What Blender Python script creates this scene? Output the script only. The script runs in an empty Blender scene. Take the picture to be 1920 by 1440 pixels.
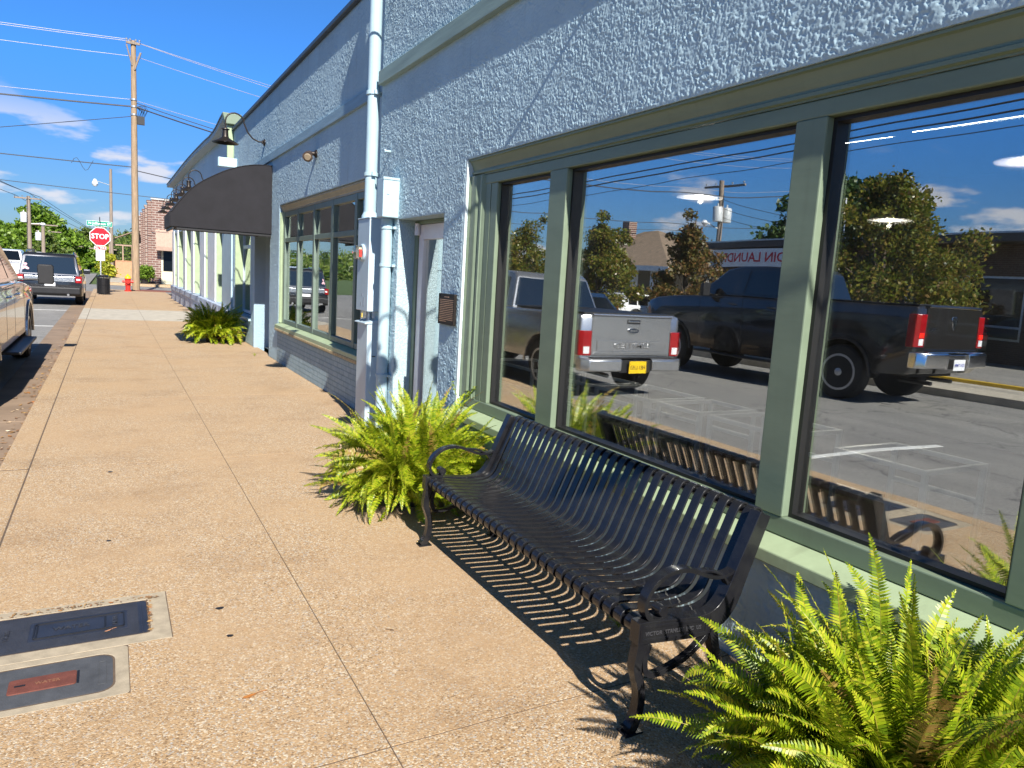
import bpy, bmesh, math, random
import numpy as np
from mathutils import Vector, Matrix
R_ = math.radians
C = bpy.context.scene.collection
scene = bpy.context.scene

# ---------------- camera ----------------
f, W_, H_ = 1350.0, 1920, 1440
CAMZ = 1.6
d = np.array([205-960, 486-720, f]); d /= np.linalg.norm(d)
v = np.array([380-960, 10300-720, f]); v /= np.linalg.norm(v)
v -= v.dot(d)*d; v /= np.linalg.norm(v)
RM = np.array([np.cross(d, -v), d, -v])
cam = bpy.data.cameras.new('camera'); cam.sensor_width = 36; cam.lens = f/W_*36
cam.clip_start = .05; cam.clip_end = 3000
co = bpy.data.objects.new('camera', cam); C.objects.link(co)
m = np.eye(4); m[:3, 0] = RM[:, 0]; m[:3, 1] = -RM[:, 1]; m[:3, 2] = -RM[:, 2]; m[:3, 3] = (0, 0, CAMZ)
co.matrix_world = Matrix(m.tolist())
scene.camera = co

# ---------------- light ----------------
TOSUN = Vector((-.165, -1.3, 1.0)).normalized()
elev = math.asin(TOSUN.z); azim = math.atan2(TOSUN.x, TOSUN.y)
sl = bpy.data.lights.new('sun', 'SUN'); sl.energy = 5.0; sl.angle = R_(.53); sl.color = (1, .95, .87)
so = bpy.data.objects.new('sun', sl); C.objects.link(so)
so.rotation_euler = TOSUN.to_track_quat('Z', 'Y').to_euler(); so.location = (0, 0, 30)
world = bpy.data.worlds.new('World'); scene.world = world; world.use_nodes = True
nt = world.node_tree; nt.nodes.clear()
def N(nt, t, **kw):
    n = nt.nodes.new(t)
    for k, val in kw.items():
        if k.startswith('i_'):
            n.inputs[k[2:].replace('_', ' ')].default_value = val
        else: setattr(n, k, val)
    return n
def L(nt, a, b): nt.links.new(a, b)
sky = N(nt, 'ShaderNodeTexSky', sky_type='NISHITA', sun_disc=False, sun_elevation=elev, sun_rotation=azim % (2*math.pi),
        altitude=200, air_density=1.0, dust_density=.35, ozone_density=3.2)
tc = N(nt, 'ShaderNodeTexCoord')
sep = N(nt, 'ShaderNodeSeparateXYZ'); L(nt, tc.outputs['Generated'], sep.inputs[0])
# cumulus clouds: noise laid on a flat layer high above (direction divided by its height)
add = N(nt, 'ShaderNodeMath', operation='ADD'); add.inputs[1].default_value = .05; L(nt, sep.outputs['Z'], add.inputs[0])
mx = N(nt, 'ShaderNodeMath', operation='MAXIMUM'); mx.inputs[1].default_value = .02; L(nt, add.outputs[0], mx.inputs[0])
dx = N(nt, 'ShaderNodeMath', operation='DIVIDE'); L(nt, sep.outputs['X'], dx.inputs[0]); L(nt, mx.outputs[0], dx.inputs[1])
dy = N(nt, 'ShaderNodeMath', operation='DIVIDE'); L(nt, sep.outputs['Y'], dy.inputs[0]); L(nt, mx.outputs[0], dy.inputs[1])
cmb = N(nt, 'ShaderNodeCombineXYZ'); L(nt, dx.outputs[0], cmb.inputs[0]); L(nt, dy.outputs[0], cmb.inputs[1])
cmp_ = N(nt, 'ShaderNodeMapping'); cmp_.inputs['Scale'].default_value = (1, 1, 3.4); cmp_.inputs['Location'].default_value = (2.37, 3.1, 1.25); L(nt, tc.outputs['Generated'], cmp_.inputs[0])
cn = N(nt, 'ShaderNodeTexNoise', i_Scale=7.5, i_Detail=8.0, i_Roughness=.5); L(nt, cmp_.outputs[0], cn.inputs['Vector'])
cr = N(nt, 'ShaderNodeMapRange', interpolation_type='SMOOTHSTEP'); cr.inputs[1].default_value = .555; cr.inputs[2].default_value = .64
L(nt, cn.outputs[0], cr.inputs[0])
lo = N(nt, 'ShaderNodeMapRange', interpolation_type='SMOOTHSTEP'); lo.inputs[1].default_value = .20; lo.inputs[2].default_value = .12
L(nt, sep.outputs['Z'], lo.inputs[0])
fac = N(nt, 'ShaderNodeMath', operation='MULTIPLY'); L(nt, cr.outputs[0], fac.inputs[0]); L(nt, lo.outputs[0], fac.inputs[1])
fac2 = N(nt, 'ShaderNodeMath', operation='MULTIPLY'); fac2.inputs[1].default_value = .8; L(nt, fac.outputs[0], fac2.inputs[0])
mix = N(nt, 'ShaderNodeMix', data_type='RGBA'); L(nt, fac2.outputs[0], mix.inputs[0])
hs = N(nt, 'ShaderNodeHueSaturation', i_Saturation=1.15, i_Value=1.0); L(nt, sky.outputs[0], hs.inputs['Color'])
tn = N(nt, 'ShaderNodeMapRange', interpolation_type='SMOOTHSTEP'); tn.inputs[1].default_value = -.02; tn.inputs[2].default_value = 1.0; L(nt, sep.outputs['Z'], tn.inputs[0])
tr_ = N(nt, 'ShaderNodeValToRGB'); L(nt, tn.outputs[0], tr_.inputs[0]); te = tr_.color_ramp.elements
te[0].position = 0; te[0].color = (.34, .46, .68, 1); te[1].position = .85; te[1].color = (.26, .38, .46, 1); tz = te.new(.42); tz.color = (.60, .96, 1.25, 1)  # zenith stop, above the view, dimmed to cut ground fill and deepen shadows
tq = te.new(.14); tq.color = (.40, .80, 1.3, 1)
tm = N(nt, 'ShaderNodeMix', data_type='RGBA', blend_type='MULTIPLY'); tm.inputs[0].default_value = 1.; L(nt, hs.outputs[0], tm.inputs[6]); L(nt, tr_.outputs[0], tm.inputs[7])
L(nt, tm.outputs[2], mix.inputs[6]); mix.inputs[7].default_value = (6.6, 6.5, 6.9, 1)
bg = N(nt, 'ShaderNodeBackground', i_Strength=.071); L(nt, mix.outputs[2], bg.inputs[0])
out = N(nt, 'ShaderNodeOutputWorld'); L(nt, bg.outputs[0], out.inputs[0])
scene.view_settings.view_transform = 'Standard'; scene.view_settings.look = 'None'
scene.view_settings.exposure = .90; scene.view_settings.gamma = 1
try:
    scene.cycles.max_bounces = 8; scene.cycles.transparent_max_bounces = 12
    scene.cycles.caustics_reflective = False; scene.cycles.caustics_refractive = False
except Exception: pass

# ---------------- materials ----------------
MATS = {}
def newmat(name):
    mt = bpy.data.materials.new(name); mt.use_nodes = True; n = mt.node_tree; n.nodes.clear()
    p = N(n, 'ShaderNodeBsdfPrincipled'); o = N(n, 'ShaderNodeOutputMaterial'); L(n, p.outputs[0], o.inputs[0])
    return mt, n, p, o
def mat(name, col, rough=.6, metal=0., var=.12, vs=6., bump=0., bs=60., bd=.002, coat=0., spec=.5, stretch=(1, 1, 1), emit=0., trans=0., dirt=None):
    if name in MATS: return MATS[name]
    mt, n, p, o = newmat(name)
    p.inputs['Roughness'].default_value = rough; p.inputs['Metallic'].default_value = metal
    p.inputs['Coat Weight'].default_value = coat; p.inputs['Coat Roughness'].default_value = .04
    p.inputs['Specular IOR Level'].default_value = spec
    tcn = N(n, 'ShaderNodeTexCoord'); mp = N(n, 'ShaderNodeMapping'); mp.inputs['Scale'].default_value = stretch
    L(n, tcn.outputs['Object'], mp.inputs[0])
    nz = N(n, 'ShaderNodeTexNoise', i_Scale=vs, i_Detail=5.0, i_Roughness=.6); L(n, mp.outputs[0], nz.inputs['Vector'])
    mr = N(n, 'ShaderNodeMapRange'); mr.inputs[1].default_value = .3; mr.inputs[2].default_value = .7
    L(n, nz.outputs[0], mr.inputs[0])
    mxn = N(n, 'ShaderNodeMix', data_type='RGBA'); L(n, mr.outputs[0], mxn.inputs[0])
    c2 = dirt if dirt else tuple(c*(1-var) for c in col)
    mxn.inputs[6].default_value = tuple(min(1, c*(1+var)) for c in col)+(1,); mxn.inputs[7].default_value = tuple(c2)+(1,)
    L(n, mxn.outputs[2], p.inputs['Base Color'])
    if bump > 0:
        bz = N(n, 'ShaderNodeTexNoise', i_Scale=bs, i_Detail=3.0); L(n, mp.outputs[0], bz.inputs['Vector'])
        b = N(n, 'ShaderNodeBump', i_Strength=bump, i_Distance=bd); L(n, bz.outputs[0], b.inputs['Height']); L(n, b.outputs[0], p.inputs['Normal'])
    if emit: p.inputs['Emission Color'].default_value = tuple(col)+(1,); p.inputs['Emission Strength'].default_value = emit
    MATS[name] = mt; return mt

def stucco(name, col, sc=55., dist=.006):
    mt, n, p, o = newmat(name)
    tcn = N(n, 'ShaderNodeTexCoord'); mp = N(n, 'ShaderNodeMapping'); mp.inputs['Scale'].default_value = (1, 1, .62); L(n, tcn.outputs['Object'], mp.inputs[0])
    a = N(n, 'ShaderNodeTexNoise', i_Scale=sc, i_Detail=2.5, i_Roughness=.55, i_Distortion=.8); L(n, mp.outputs[0], a.inputs['Vector'])
    r = N(n, 'ShaderNodeMapRange', interpolation_type='SMOOTHSTEP'); r.inputs[1].default_value = .36; r.inputs[2].default_value = .62; L(n, a.outputs[0], r.inputs[0])
    g = N(n, 'ShaderNodeTexNoise', i_Scale=9., i_Detail=3.); L(n, tcn.outputs['Object'], g.inputs['Vector'])
    md = N(n, 'ShaderNodeMath', operation='MULTIPLY_ADD'); md.inputs[1].default_value = .5
    L(n, g.outputs[0], md.inputs[0]); L(n, r.outputs[0], md.inputs[2])
    b = N(n, 'ShaderNodeBump', i_Strength=1., i_Distance=dist); L(n, md.outputs[0], b.inputs['Height']); L(n, b.outputs[0], p.inputs['Normal'])
    big = N(n, 'ShaderNodeTexNoise', i_Scale=1.3, i_Detail=4.); L(n, mp.outputs[0], big.inputs['Vector'])
    mxn = N(n, 'ShaderNodeMix', data_type='RGBA'); L(n, big.outputs[0], mxn.inputs[0])
    mxn.inputs[6].default_value = tuple(c*.88 for c in col)+(1,); mxn.inputs[7].default_value = tuple(min(1, c*1.1) for c in col)+(1,)
    L(n, mxn.outputs[2], p.inputs['Base Color']); p.inputs['Roughness'].default_value = .55
    MATS[name] = mt; return mt

def brick(name, c1, c2, mortar, bw=.2, bh=.067, ms=.008, axis='YZ', bump=.006, rough=.85, mcol=None):
    mt, n, p, o = newmat(name)
    tcn = N(n, 'ShaderNodeTexCoord'); s = N(n, 'ShaderNodeSeparateXYZ'); L(n, tcn.outputs['Object'], s.inputs[0])
    cb = N(n, 'ShaderNodeCombineXYZ')
    if axis == 'YZ': L(n, s.outputs['Y'], cb.inputs[0])
    elif axis == 'XZ': L(n, s.outputs['X'], cb.inputs[0])
    else:
        ad = N(n, 'ShaderNodeMath', operation='ADD'); L(n, s.outputs['X'], ad.inputs[0]); L(n, s.outputs['Y'], ad.inputs[1]); L(n, ad.outputs[0], cb.inputs[0])
    L(n, s.outputs['Z'], cb.inputs[1])
    bt = N(n, 'ShaderNodeTexBrick', i_Scale=1., i_Mortar_Size=ms, i_Brick_Width=bw, i_Row_Height=bh, i_Mortar_Smooth=.3, i_Bias=0.)
    bt.inputs['Color1'].default_value = c1+(1,); bt.inputs['Color2'].default_value = c2+(1,); bt.inputs['Mortar'].default_value = mortar+(1,)
    L(n, cb.outputs[0], bt.inputs['Vector'])
    nz = N(n, 'ShaderNodeTexNoise', i_Scale=7., i_Detail=5.); L(n, tcn.outputs['Object'], nz.inputs['Vector'])
    mm = N(n, 'ShaderNodeMix', data_type='RGBA', blend_type='MULTIPLY'); mm.inputs[0].default_value = .35
    L(n, bt.outputs[0], mm.inputs[6]); L(n, nz.outputs[0], mm.inputs[7]); L(n, mm.outputs[2], p.inputs['Base Color'])
    iv = N(n, 'ShaderNodeMath', operation='MULTIPLY_ADD'); iv.inputs[1].default_value = -1.; L(n, bt.outputs['Fac'], iv.inputs[0])
    n2 = N(n, 'ShaderNodeTexNoise', i_Scale=90., i_Detail=3.); L(n, tcn.outputs['Object'], n2.inputs['Vector'])
    L(n, n2.outputs[0], iv.inputs[2])
    b = N(n, 'ShaderNodeBump', i_Strength=.9, i_Distance=bump); L(n, iv.outputs[0], b.inputs['Height']); L(n, b.outputs[0], p.inputs['Normal'])
    p.inputs['Roughness'].default_value = rough
    MATS[name] = mt; return mt

def glassmat(name, r0=.3, tint=(.92, .95, .95), wob=.0010):
    mt = bpy.data.materials.new(name); mt.use_nodes = True; n = mt.node_tree; n.nodes.clear()
    o = N(n, 'ShaderNodeOutputMaterial')
    g = N(n, 'ShaderNodeBsdfGlossy', i_Roughness=0.0); g.inputs[0].default_value = (.96, .97, .95, 1)
    t = N(n, 'ShaderNodeBsdfTransparent'); t.inputs[0].default_value = tint+(1,)
    lw = N(n, 'ShaderNodeLayerWeight', i_Blend=.5); fr = N(n, 'ShaderNodeMath', operation='POWER'); fr.inputs[1].default_value = 4.; L(n, lw.outputs['Facing'], fr.inputs[0])
    ma = N(n, 'ShaderNodeMath', operation='MULTIPLY_ADD'); ma.inputs[1].default_value = 1.-r0; ma.inputs[2].default_value = r0
    L(n, fr.outputs[0], ma.inputs[0])
    tcn = N(n, 'ShaderNodeTexCoord'); nz = N(n, 'ShaderNodeTexNoise', i_Scale=2.2, i_Detail=0.); L(n, tcn.outputs['Object'], nz.inputs['Vector'])
    b = N(n, 'ShaderNodeBump', i_Strength=1., i_Distance=wob); L(n, nz.outputs[0], b.inputs['Height']); L(n, b.outputs[0], g.inputs['Normal'])
    ms = N(n, 'ShaderNodeMixShader'); L(n, ma.outputs[0], ms.inputs[0]); L(n, t.outputs[0], ms.inputs[1]); L(n, g.outputs[0], ms.inputs[2])
    df = N(n, 'ShaderNodeBsdfDiffuse'); df.inputs[0].default_value = (.7, .7, .68, 1)
    mp = N(n, 'ShaderNodeMapping'); mp.inputs['Scale'].default_value = (1, 3, .8); L(n, tcn.outputs['Object'], mp.inputs[0])
    dn = N(n, 'ShaderNodeTexNoise', i_Scale=2.5, i_Detail=8., i_Roughness=.7); L(n, mp.outputs[0], dn.inputs['Vector'])
    dr_ = N(n, 'ShaderNodeMapRange'); dr_.inputs[1].default_value = .45; dr_.inputs[2].default_value = .8; dr_.inputs[3].default_value = .0; dr_.inputs[4].default_value = .028; L(n, dn.outputs[0], dr_.inputs[0])
    m2 = N(n, 'ShaderNodeMixShader'); L(n, dr_.outputs[0], m2.inputs[0]); L(n, ms.outputs[0], m2.inputs[1]); L(n, df.outputs[0], m2.inputs[2])
    L(n, m2.outputs[0], o.inputs[0]); MATS[name] = mt; return mt

def leafmat(name, cols, tr=.35, rough=.45, spec=.4):
    """leaf: a colour of its own for every leaf (mesh island), diffuse + light let through"""
    mt, n, p, o = newmat(name)
    geo = N(n, 'ShaderNodeNewGeometry'); rp = N(n, 'ShaderNodeValToRGB')
    els = rp.color_ramp.elements
    while len(els) < len(cols): els.new(.5)
    for i, c in enumerate(cols): els[i].position = i/(len(cols)-1); els[i].color = c+(1,)
    L(n, geo.outputs['Random Per Island'], rp.inputs[0]); L(n, rp.outputs[0], p.inputs['Base Color'])
    p.inputs['Roughness'].default_value = rough; p.inputs['Specular IOR Level'].default_value = spec
    t = N(n, 'ShaderNodeBsdfTranslucent'); L(n, rp.outputs[0], t.inputs[0])
    ms = N(n, 'ShaderNodeMixShader'); ms.inputs[0].default_value = tr
    L(n, p.outputs[0], ms.inputs[1]); L(n, t.outputs[0], ms.inputs[2]); L(n, ms.outputs[0], o.inputs[0])
    MATS[name] = mt; return mt

def sidewalkmat():
    mt, n, p, o = newmat('exposed_aggregate_concrete')
    tcn = N(n, 'ShaderNodeTexCoord')
    v1 = N(n, 'ShaderNodeTexVoronoi', i_Scale=150.); L(n, tcn.outputs['Object'], v1.inputs['Vector'])
    rp = N(n, 'ShaderNodeValToRGB'); sepc = N(n, 'ShaderNodeSeparateColor'); L(n, v1.outputs['Color'], sepc.inputs[0])
    e = rp.color_ramp.elements
    cs = [(0, (.12, .068, .03)), (.2, (.40, .25, .12)), (.5, (.48, .325, .175)), (.72, (.30, .21, .13)), (.86, (.68, .59, .44)), (1, (.30, .29, .28))]
    while len(e) < len(cs): e.new(.5)
    for i, (ps, c) in enumerate(cs): e[i].position = ps; e[i].color = c+(1,)
    L(n, sepc.outputs[0], rp.inputs[0])
    # sandy paste between and over the pebbles in patches
    pt = N(n, 'ShaderNodeTexNoise', i_Scale=.9, i_Detail=6., i_Roughness=.62); L(n, tcn.outputs['Object'], pt.inputs['Vector'])
    pr = N(n, 'ShaderNodeMapRange', interpolation_type='SMOOTHSTEP'); pr.inputs[1].default_value = .38; pr.inputs[2].default_value = .66; pr.inputs[3].default_value = .18; pr.inputs[4].default_value = .68
    L(n, pt.outputs[0], pr.inputs[0])
    m1 = N(n, 'ShaderNodeMix', data_type='RGBA'); L(n, pr.outputs[0], m1.inputs[0]); L(n, rp.outputs[0], m1.inputs[6])
    pc = N(n, 'ShaderNodeTexNoise', i_Scale=260., i_Detail=2.); L(n, tcn.outputs['Object'], pc.inputs['Vector'])
    pcr = N(n, 'ShaderNodeMix', data_type='RGBA'); L(n, pc.outputs[0], pcr.inputs[0]); pcr.inputs[6].default_value = (.35, .218, .112, 1); pcr.inputs[7].default_value = (.54, .382, .222, 1)
    L(n, pcr.outputs[2], m1.inputs[7])
    # larger stones
    v2 = N(n, 'ShaderNodeTexVoronoi', i_Scale=62.); L(n, tcn.outputs['Object'], v2.inputs['Vector'])
    s2 = N(n, 'ShaderNodeMapRange'); s2.inputs[1].default_value = .30; s2.inputs[2].default_value = .24; L(n, v2.outputs['Distance'], s2.inputs[0])
    sc2 = N(n, 'ShaderNodeSeparateColor'); L(n, v2.outputs['Color'], sc2.inputs[0])
    g2 = N(n, 'ShaderNodeMath', operation='GREATER_THAN'); g2.inputs[1].default_value = .8; L(n, sc2.outputs[1], g2.inputs[0])
    gm = N(n, 'ShaderNodeMath', operation='MULTIPLY'); L(n, s2.outputs[0], gm.inputs[0]); L(n, g2.outputs[0], gm.inputs[1])
    gm2 = N(n, 'ShaderNodeMath', operation='MULTIPLY'); L(n, gm.outputs[0], gm2.inputs[0])
    iv = N(n, 'ShaderNodeMath', operation='SUBTRACT'); iv.inputs[0].default_value = .9; L(n, pr.outputs[0], iv.inputs[1]); L(n, iv.outputs[0], gm2.inputs[1])
    m2 = N(n, 'ShaderNodeMix', data_type='RGBA'); L(n, gm2.outputs[0], m2.inputs[0]); L(n, m1.outputs[2], m2.inputs[6]); m2.inputs[7].default_value = (.46, .45, .43, 1)
    # stains: slow brownish and grey drifts, stretched across the walk
    mp = N(n, 'ShaderNodeMapping'); mp.inputs['Scale'].default_value = (.8, .95, 1); L(n, tcn.outputs['Object'], mp.inputs[0])
    st = N(n, 'ShaderNodeTexNoise', i_Scale=1.5, i_Detail=9., i_Roughness=.7); L(n, mp.outputs[0], st.inputs['Vector'])
    sr = N(n, 'ShaderNodeMapRange', interpolation_type='SMOOTHSTEP'); sr.inputs[1].default_value = .45; sr.inputs[2].default_value = .8; sr.inputs[4].default_value = .62; L(n, st.outputs[0], sr.inputs[0])
    m3 = N(n, 'ShaderNodeMix', data_type='RGBA', blend_type='MULTIPLY'); L(n, sr.outputs[0], m3.inputs[0]); L(n, m2.outputs[2], m3.inputs[6]); m3.inputs[7].default_value = (.60, .54, .49, 1)
    L(n, m3.outputs[2], p.inputs['Base Color'])
    hb = N(n, 'ShaderNodeMath', operation='MULTIPLY_ADD'); hb.inputs[1].default_value = -.8
    L(n, v1.outputs['Distance'], hb.inputs[0]); L(n, pc.outputs[0], hb.inputs[2])
    b = N(n, 'ShaderNodeBump', i_Strength=.65, i_Distance=.004); L(n, hb.outputs[0], b.inputs['Height']); L(n, b.outputs[0], p.inputs['Normal'])
    p.inputs['Roughness'].default_value = .85
    MATS['walk'] = mt; return mt

def asphaltmat():
    mt, n, p, o = newmat('worn_asphalt')
    tcn = N(n, 'ShaderNodeTexCoord')
    v1 = N(n, 'ShaderNodeTexVoronoi', i_Scale=110.); L(n, tcn.outputs['Object'], v1.inputs['Vector'])
    s1 = N(n, 'ShaderNodeSeparateColor'); L(n, v1.outputs['Color'], s1.inputs[0])
    a = N(n, 'ShaderNodeMix', data_type='RGBA'); L(n, s1.outputs[0], a.inputs[0]); a.inputs[6].default_value = (.19, .185, .175, 1); a.inputs[7].default_value = (.34, .33, .31, 1)
    mp = N(n, 'ShaderNodeMapping'); mp.inputs['Scale'].default_value = (1.2, .25, 1); L(n, tcn.outputs['Object'], mp.inputs[0])
    st = N(n, 'ShaderNodeTexNoise', i_Scale=1.2, i_Detail=8., i_Roughness=.65); L(n, mp.outputs[0], st.inputs['Vector'])
    sr = N(n, 'ShaderNodeMapRange'); sr.inputs[1].default_value = .3; sr.inputs[2].default_value = .75; sr.inputs[3].default_value = .1; sr.inputs[4].default_value = 1.; L(n, st.outputs[0], sr.inputs[0])
    m2 = N(n, 'ShaderNodeMix', data_type='RGBA', blend_type='MULTIPLY'); L(n, sr.outputs[0], m2.inputs[0]); L(n, a.outputs[2], m2.inputs[6]); m2.inputs[7].default_value = (.62, .62, .64, 1)
    # cracks
    v3 = N(n, 'ShaderNodeTexVoronoi', feature='DISTANCE_TO_EDGE', i_Scale=.45)
    dn = N(n, 'ShaderNodeTexNoise', i_Scale=3., i_Detail=5.); L(n, tcn.outputs['Object'], dn.inputs['Vector'])
    dm = N(n, 'ShaderNodeVectorMath', operation='SCALE'); dm.inputs['Scale'].default_value = .8; L(n, dn.outputs['Color'], dm.inputs[0])
    da = N(n, 'ShaderNodeVectorMath', operation='ADD'); L(n, tcn.outputs['Object'], da.inputs[0]); L(n, dm.outputs[0], da.inputs[1]); L(n, da.outputs[0], v3.inputs['Vector'])
    ck = N(n, 'ShaderNodeMapRange'); ck.inputs[1].default_value = .012; ck.inputs[2].default_value = .0; ck.inputs[4].default_value = .7; L(n, v3.outputs['Distance'], ck.inputs[0])
    m3 = N(n, 'ShaderNodeMix', data_type='RGBA'); L(n, ck.outputs[0], m3.inputs[0]); L(n, m2.outputs[2], m3.inputs[6]); m3.inputs[7].default_value = (.04, .04, .045, 1)
    L(n, m3.outputs[2], p.inputs['Base Color'])
    b = N(n, 'ShaderNodeBump', i_Strength=.6, i_Distance=.004); L(n, v1.outputs['Distance'], b.inputs['Height']); L(n, b.outputs[0], p.inputs['Normal'])
    p.inputs['Roughness'].default_value = .85
    MATS['asphalt'] = mt; return mt

BLUE = (.34, .49, .57)
m_stp = mat('blue_masonry_paint', (.44, .59, .655), .85, spec=.2, var=.09, vs=1.2, bump=.3, bs=140, bd=.001)
def grime(mt, zs, col=(.16, .18, .17)):
    n = mt.node_tree; p = [q for q in n.nodes if q.type == 'BSDF_PRINCIPLED'][0]; src = p.inputs['Base Color'].links[0].from_socket
    tcn = N(n, 'ShaderNodeTexCoord'); mp = N(n, 'ShaderNodeMapping'); mp.inputs['Scale'].default_value = (1, 7, .55); L(n, tcn.outputs['Object'], mp.inputs[0])
    nz = N(n, 'ShaderNodeTexNoise', i_Scale=2.2, i_Detail=7., i_Roughness=.6); L(n, mp.outputs[0], nz.inputs['Vector'])
    mr = N(n, 'ShaderNodeMapRange', interpolation_type='SMOOTHSTEP'); mr.inputs[1].default_value = .55; mr.inputs[2].default_value = .78; mr.inputs[4].default_value = .26; L(n, nz.outputs[0], mr.inputs[0])
    mx_ = N(n, 'ShaderNodeMix', data_type='RGBA'); L(n, mr.outputs[0], mx_.inputs[0]); L(n, src, mx_.inputs[6]); mx_.inputs[7].default_value = tuple(col)+(1,)
    L(n, mx_.outputs[2], p.inputs['Base Color'])

m_st1 = stucco('blue_stucco', (.42, .55, .60), 60, .004)
m_st2 = stucco('blue_stucco_fine', (.36, .50, .61), 75, .005)
m_st3 = stucco('blue_stucco_smooth', (.40, .54, .65), 40, .004)
m_trim = mat('sage_green_paint', (.175, .225, .155), .42, var=.08, vs=9, bump=.25, bs=40, bd=.002, stretch=(1, .3, 1))
m_trimp = mat('pale_sage_paint', (.34, .42, .26), .45, var=.1, vs=7, bump=.3, bs=30, bd=.003)
m_bluep = mat('pale_blue_paint', (.39, .53, .59), .4, var=.06, vs=6, bump=.15, bs=50)
m_white = mat('white_paint', (.72, .74, .74), .45, var=.08, vs=5)
m_dgreen = mat('dark_green_paint', (.13, .18, .13), .5, var=.15)
m_black = mat('black_powder_coat', (.007, .007, .009), .24, var=.3, vs=16, bump=.12, bs=120, bd=.001, coat=.12, spec=.35, dirt=(.018, .018, .019))
m_blackm = mat('black_matt', (.012, .012, .014), .5, var=.2)
m_gasket = mat('black_gasket', (.01, .01, .01), .5)
m_walk = sidewalkmat(); m_asph = asphaltmat()
m_conc = mat('grey_concrete', (.42, .38, .31), .85, var=.18, vs=4, bump=.5, bs=120, bd=.003)
m_collar = mat('collar_concrete', (.36, .30, .215), .85, var=.2, vs=14, bump=.6, bs=160, bd=.002)
m_gutter = mat('brown_gutter_concrete', (.24, .17, .115), .85, var=.22, vs=2, bump=.4, bs=90, bd=.004)
m_dark = mat('joint_dirt', (.11, .075, .05), .95, var=.3, vs=20)
m_line = mat('white_road_paint', (.62, .62, .6), .7, var=.25, vs=30)
m_yellow = mat('yellow_paint', (.65, .42, .03), .6)
m_pbrick = brick('painted_brick', (.42, .55, .60), (.38, .52, .58), (.30, .42, .48), bump=.010)
m_dbrick = brick('brown_brick', (.095, .05, .035), (.13, .075, .05), (.15, .12, .10))
m_rbrick = brick('red_brick', (.25, .13, .10), (.17, .085, .07), (.42, .34, .29), bw=.46, bh=.17, ms=.034, axis='XZ', bump=.01)
m_rbrickY = brick('red_brick_side', (.25, .13, .10), (.17, .085, .07), (.42, .34, .29), bw=.46, bh=.17, ms=.034, axis='YZ', bump=.01)
m_cap = mat('dark_metal_cap', (.06, .075, .085), .45, metal=.3)
m_glass = glassmat('window_glass', .43)
m_glass2 = glassmat('pane_glass', .36)
m_pole = mat('weathered_pole_wood', (.31, .22, .14), .9, var=.35, vs=4, bump=.6, bs=30, bd=.01, stretch=(8, 8, .5))
m_polew = mat('grey_pole_wood', (.25, .20, .16), .9, var=.3, vs=4, bump=.6, bs=30, bd=.01, stretch=(8, 8, .5))
m_galv = mat('galvanised_steel', (.5, .52, .54), .4, metal=.8)
m_wire = mat('wire', (.05, .05, .055), .5); m_wirel = mat('bare_wire', (.42, .40, .42), .4, metal=.3)
m_awn = mat('charcoal_canvas', (.0125, .012, .0155), .9, var=.2, vs=4, bump=.3, bs=300, bd=.001)
m_bronze = mat('dark_bronze', (.035, .028, .024), .4, metal=.6)
m_chrome = mat('chrome', (.8, .8, .82), .14, metal=1., var=.02)
m_tyre = mat('tyre_rubber', (.015, .015, .016), .8, bump=.4, bs=60)
m_rim = mat('alloy_rim', (.5, .51, .53), .35, metal=.55, var=.05)
m_cglass = mat('tinted_car_glass', (.006, .008, .01), .02, var=.0, spec=.8, coat=.5)
m_red = mat('red_lens', (.30, .004, .008), .12, coat=.8, var=.1)
m_redlit = mat('lit_brake_light', (1., .02, .01), .2, emit=.8)
m_lens = mat('clear_lens', (.75, .76, .78), .1, coat=.8)
m_signred = mat('sign_red', (.62, .008, .02), .35); m_signw = mat('sign_white', (.85, .85, .85), .35, var=.03)
m_signg = mat('sign_green', (.0, .26, .17), .35, var=.03)
m_hyd = mat('red_hydrant_paint', (.55, .03, .02), .35); m_hydy = mat('yellow_hydrant_paint', (.8, .45, .02), .4)
m_cream = mat('cream_paint', (.62, .58, .42), .6); m_mawn = mat('tan_metal_awning', (.36, .24, .18), .5)
m_fern = leafmat('fern_leaf', [(.10, .17, .008), (.18, .27, .010), (.29, .38, .012), (.40, .46, .02), (.47, .45, .035)], .30, .38)
m_dryf = leafmat('dry_fern_leaf', [(.26, .17, .04), (.34, .20, .06), (.30, .28, .05)], .2)
m_fernd = leafmat('fern_stalk', [(.22, .25, .03), (.35, .22, .05)], .1)
m_leafo = leafmat('pear_tree_leaf', [(.06, .09, .015), (.12, .15, .02), (.24, .22, .035), (.20, .12, .04)], .38, .3)
m_leafg = leafmat('oak_leaf', [(.08, .15, .015), (.15, .26, .025), (.23, .34, .04)], .35)
m_leafd = leafmat('dark_leaf', [(.02, .045, .012), (.04, .08, .02), (.06, .10, .02)], .2)
m_leafh = leafmat('hill_leaf', [(.06, .11, .025), (.11, .18, .03), (.18, .24, .04), (.14, .16, .06)], .3)
m_bark = mat('bark', (.10, .075, .055), .9, var=.3, vs=12, bump=.8, bs=30, bd=.01)
m_int = mat('dark_interior', (.05, .048, .046), .7, var=.1)
m_intf = mat('interior_floor', (.09, .06, .045), .35, var=.2)
m_grass = mat('grass', (.07, .11, .03), .9, var=.4, vs=2, bump=.8, bs=90, bd=.03)
m_brownl = mat('dead_leaf', (.30, .14, .05), .8, var=.5, vs=30)

grime(m_stp, 0); grime(m_bluep, 0, (.3, .34, .33)); grime(m_trimp, 0, (.16, .17, .11)); grime(m_trim, 0, (.12, .14, .09))
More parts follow.
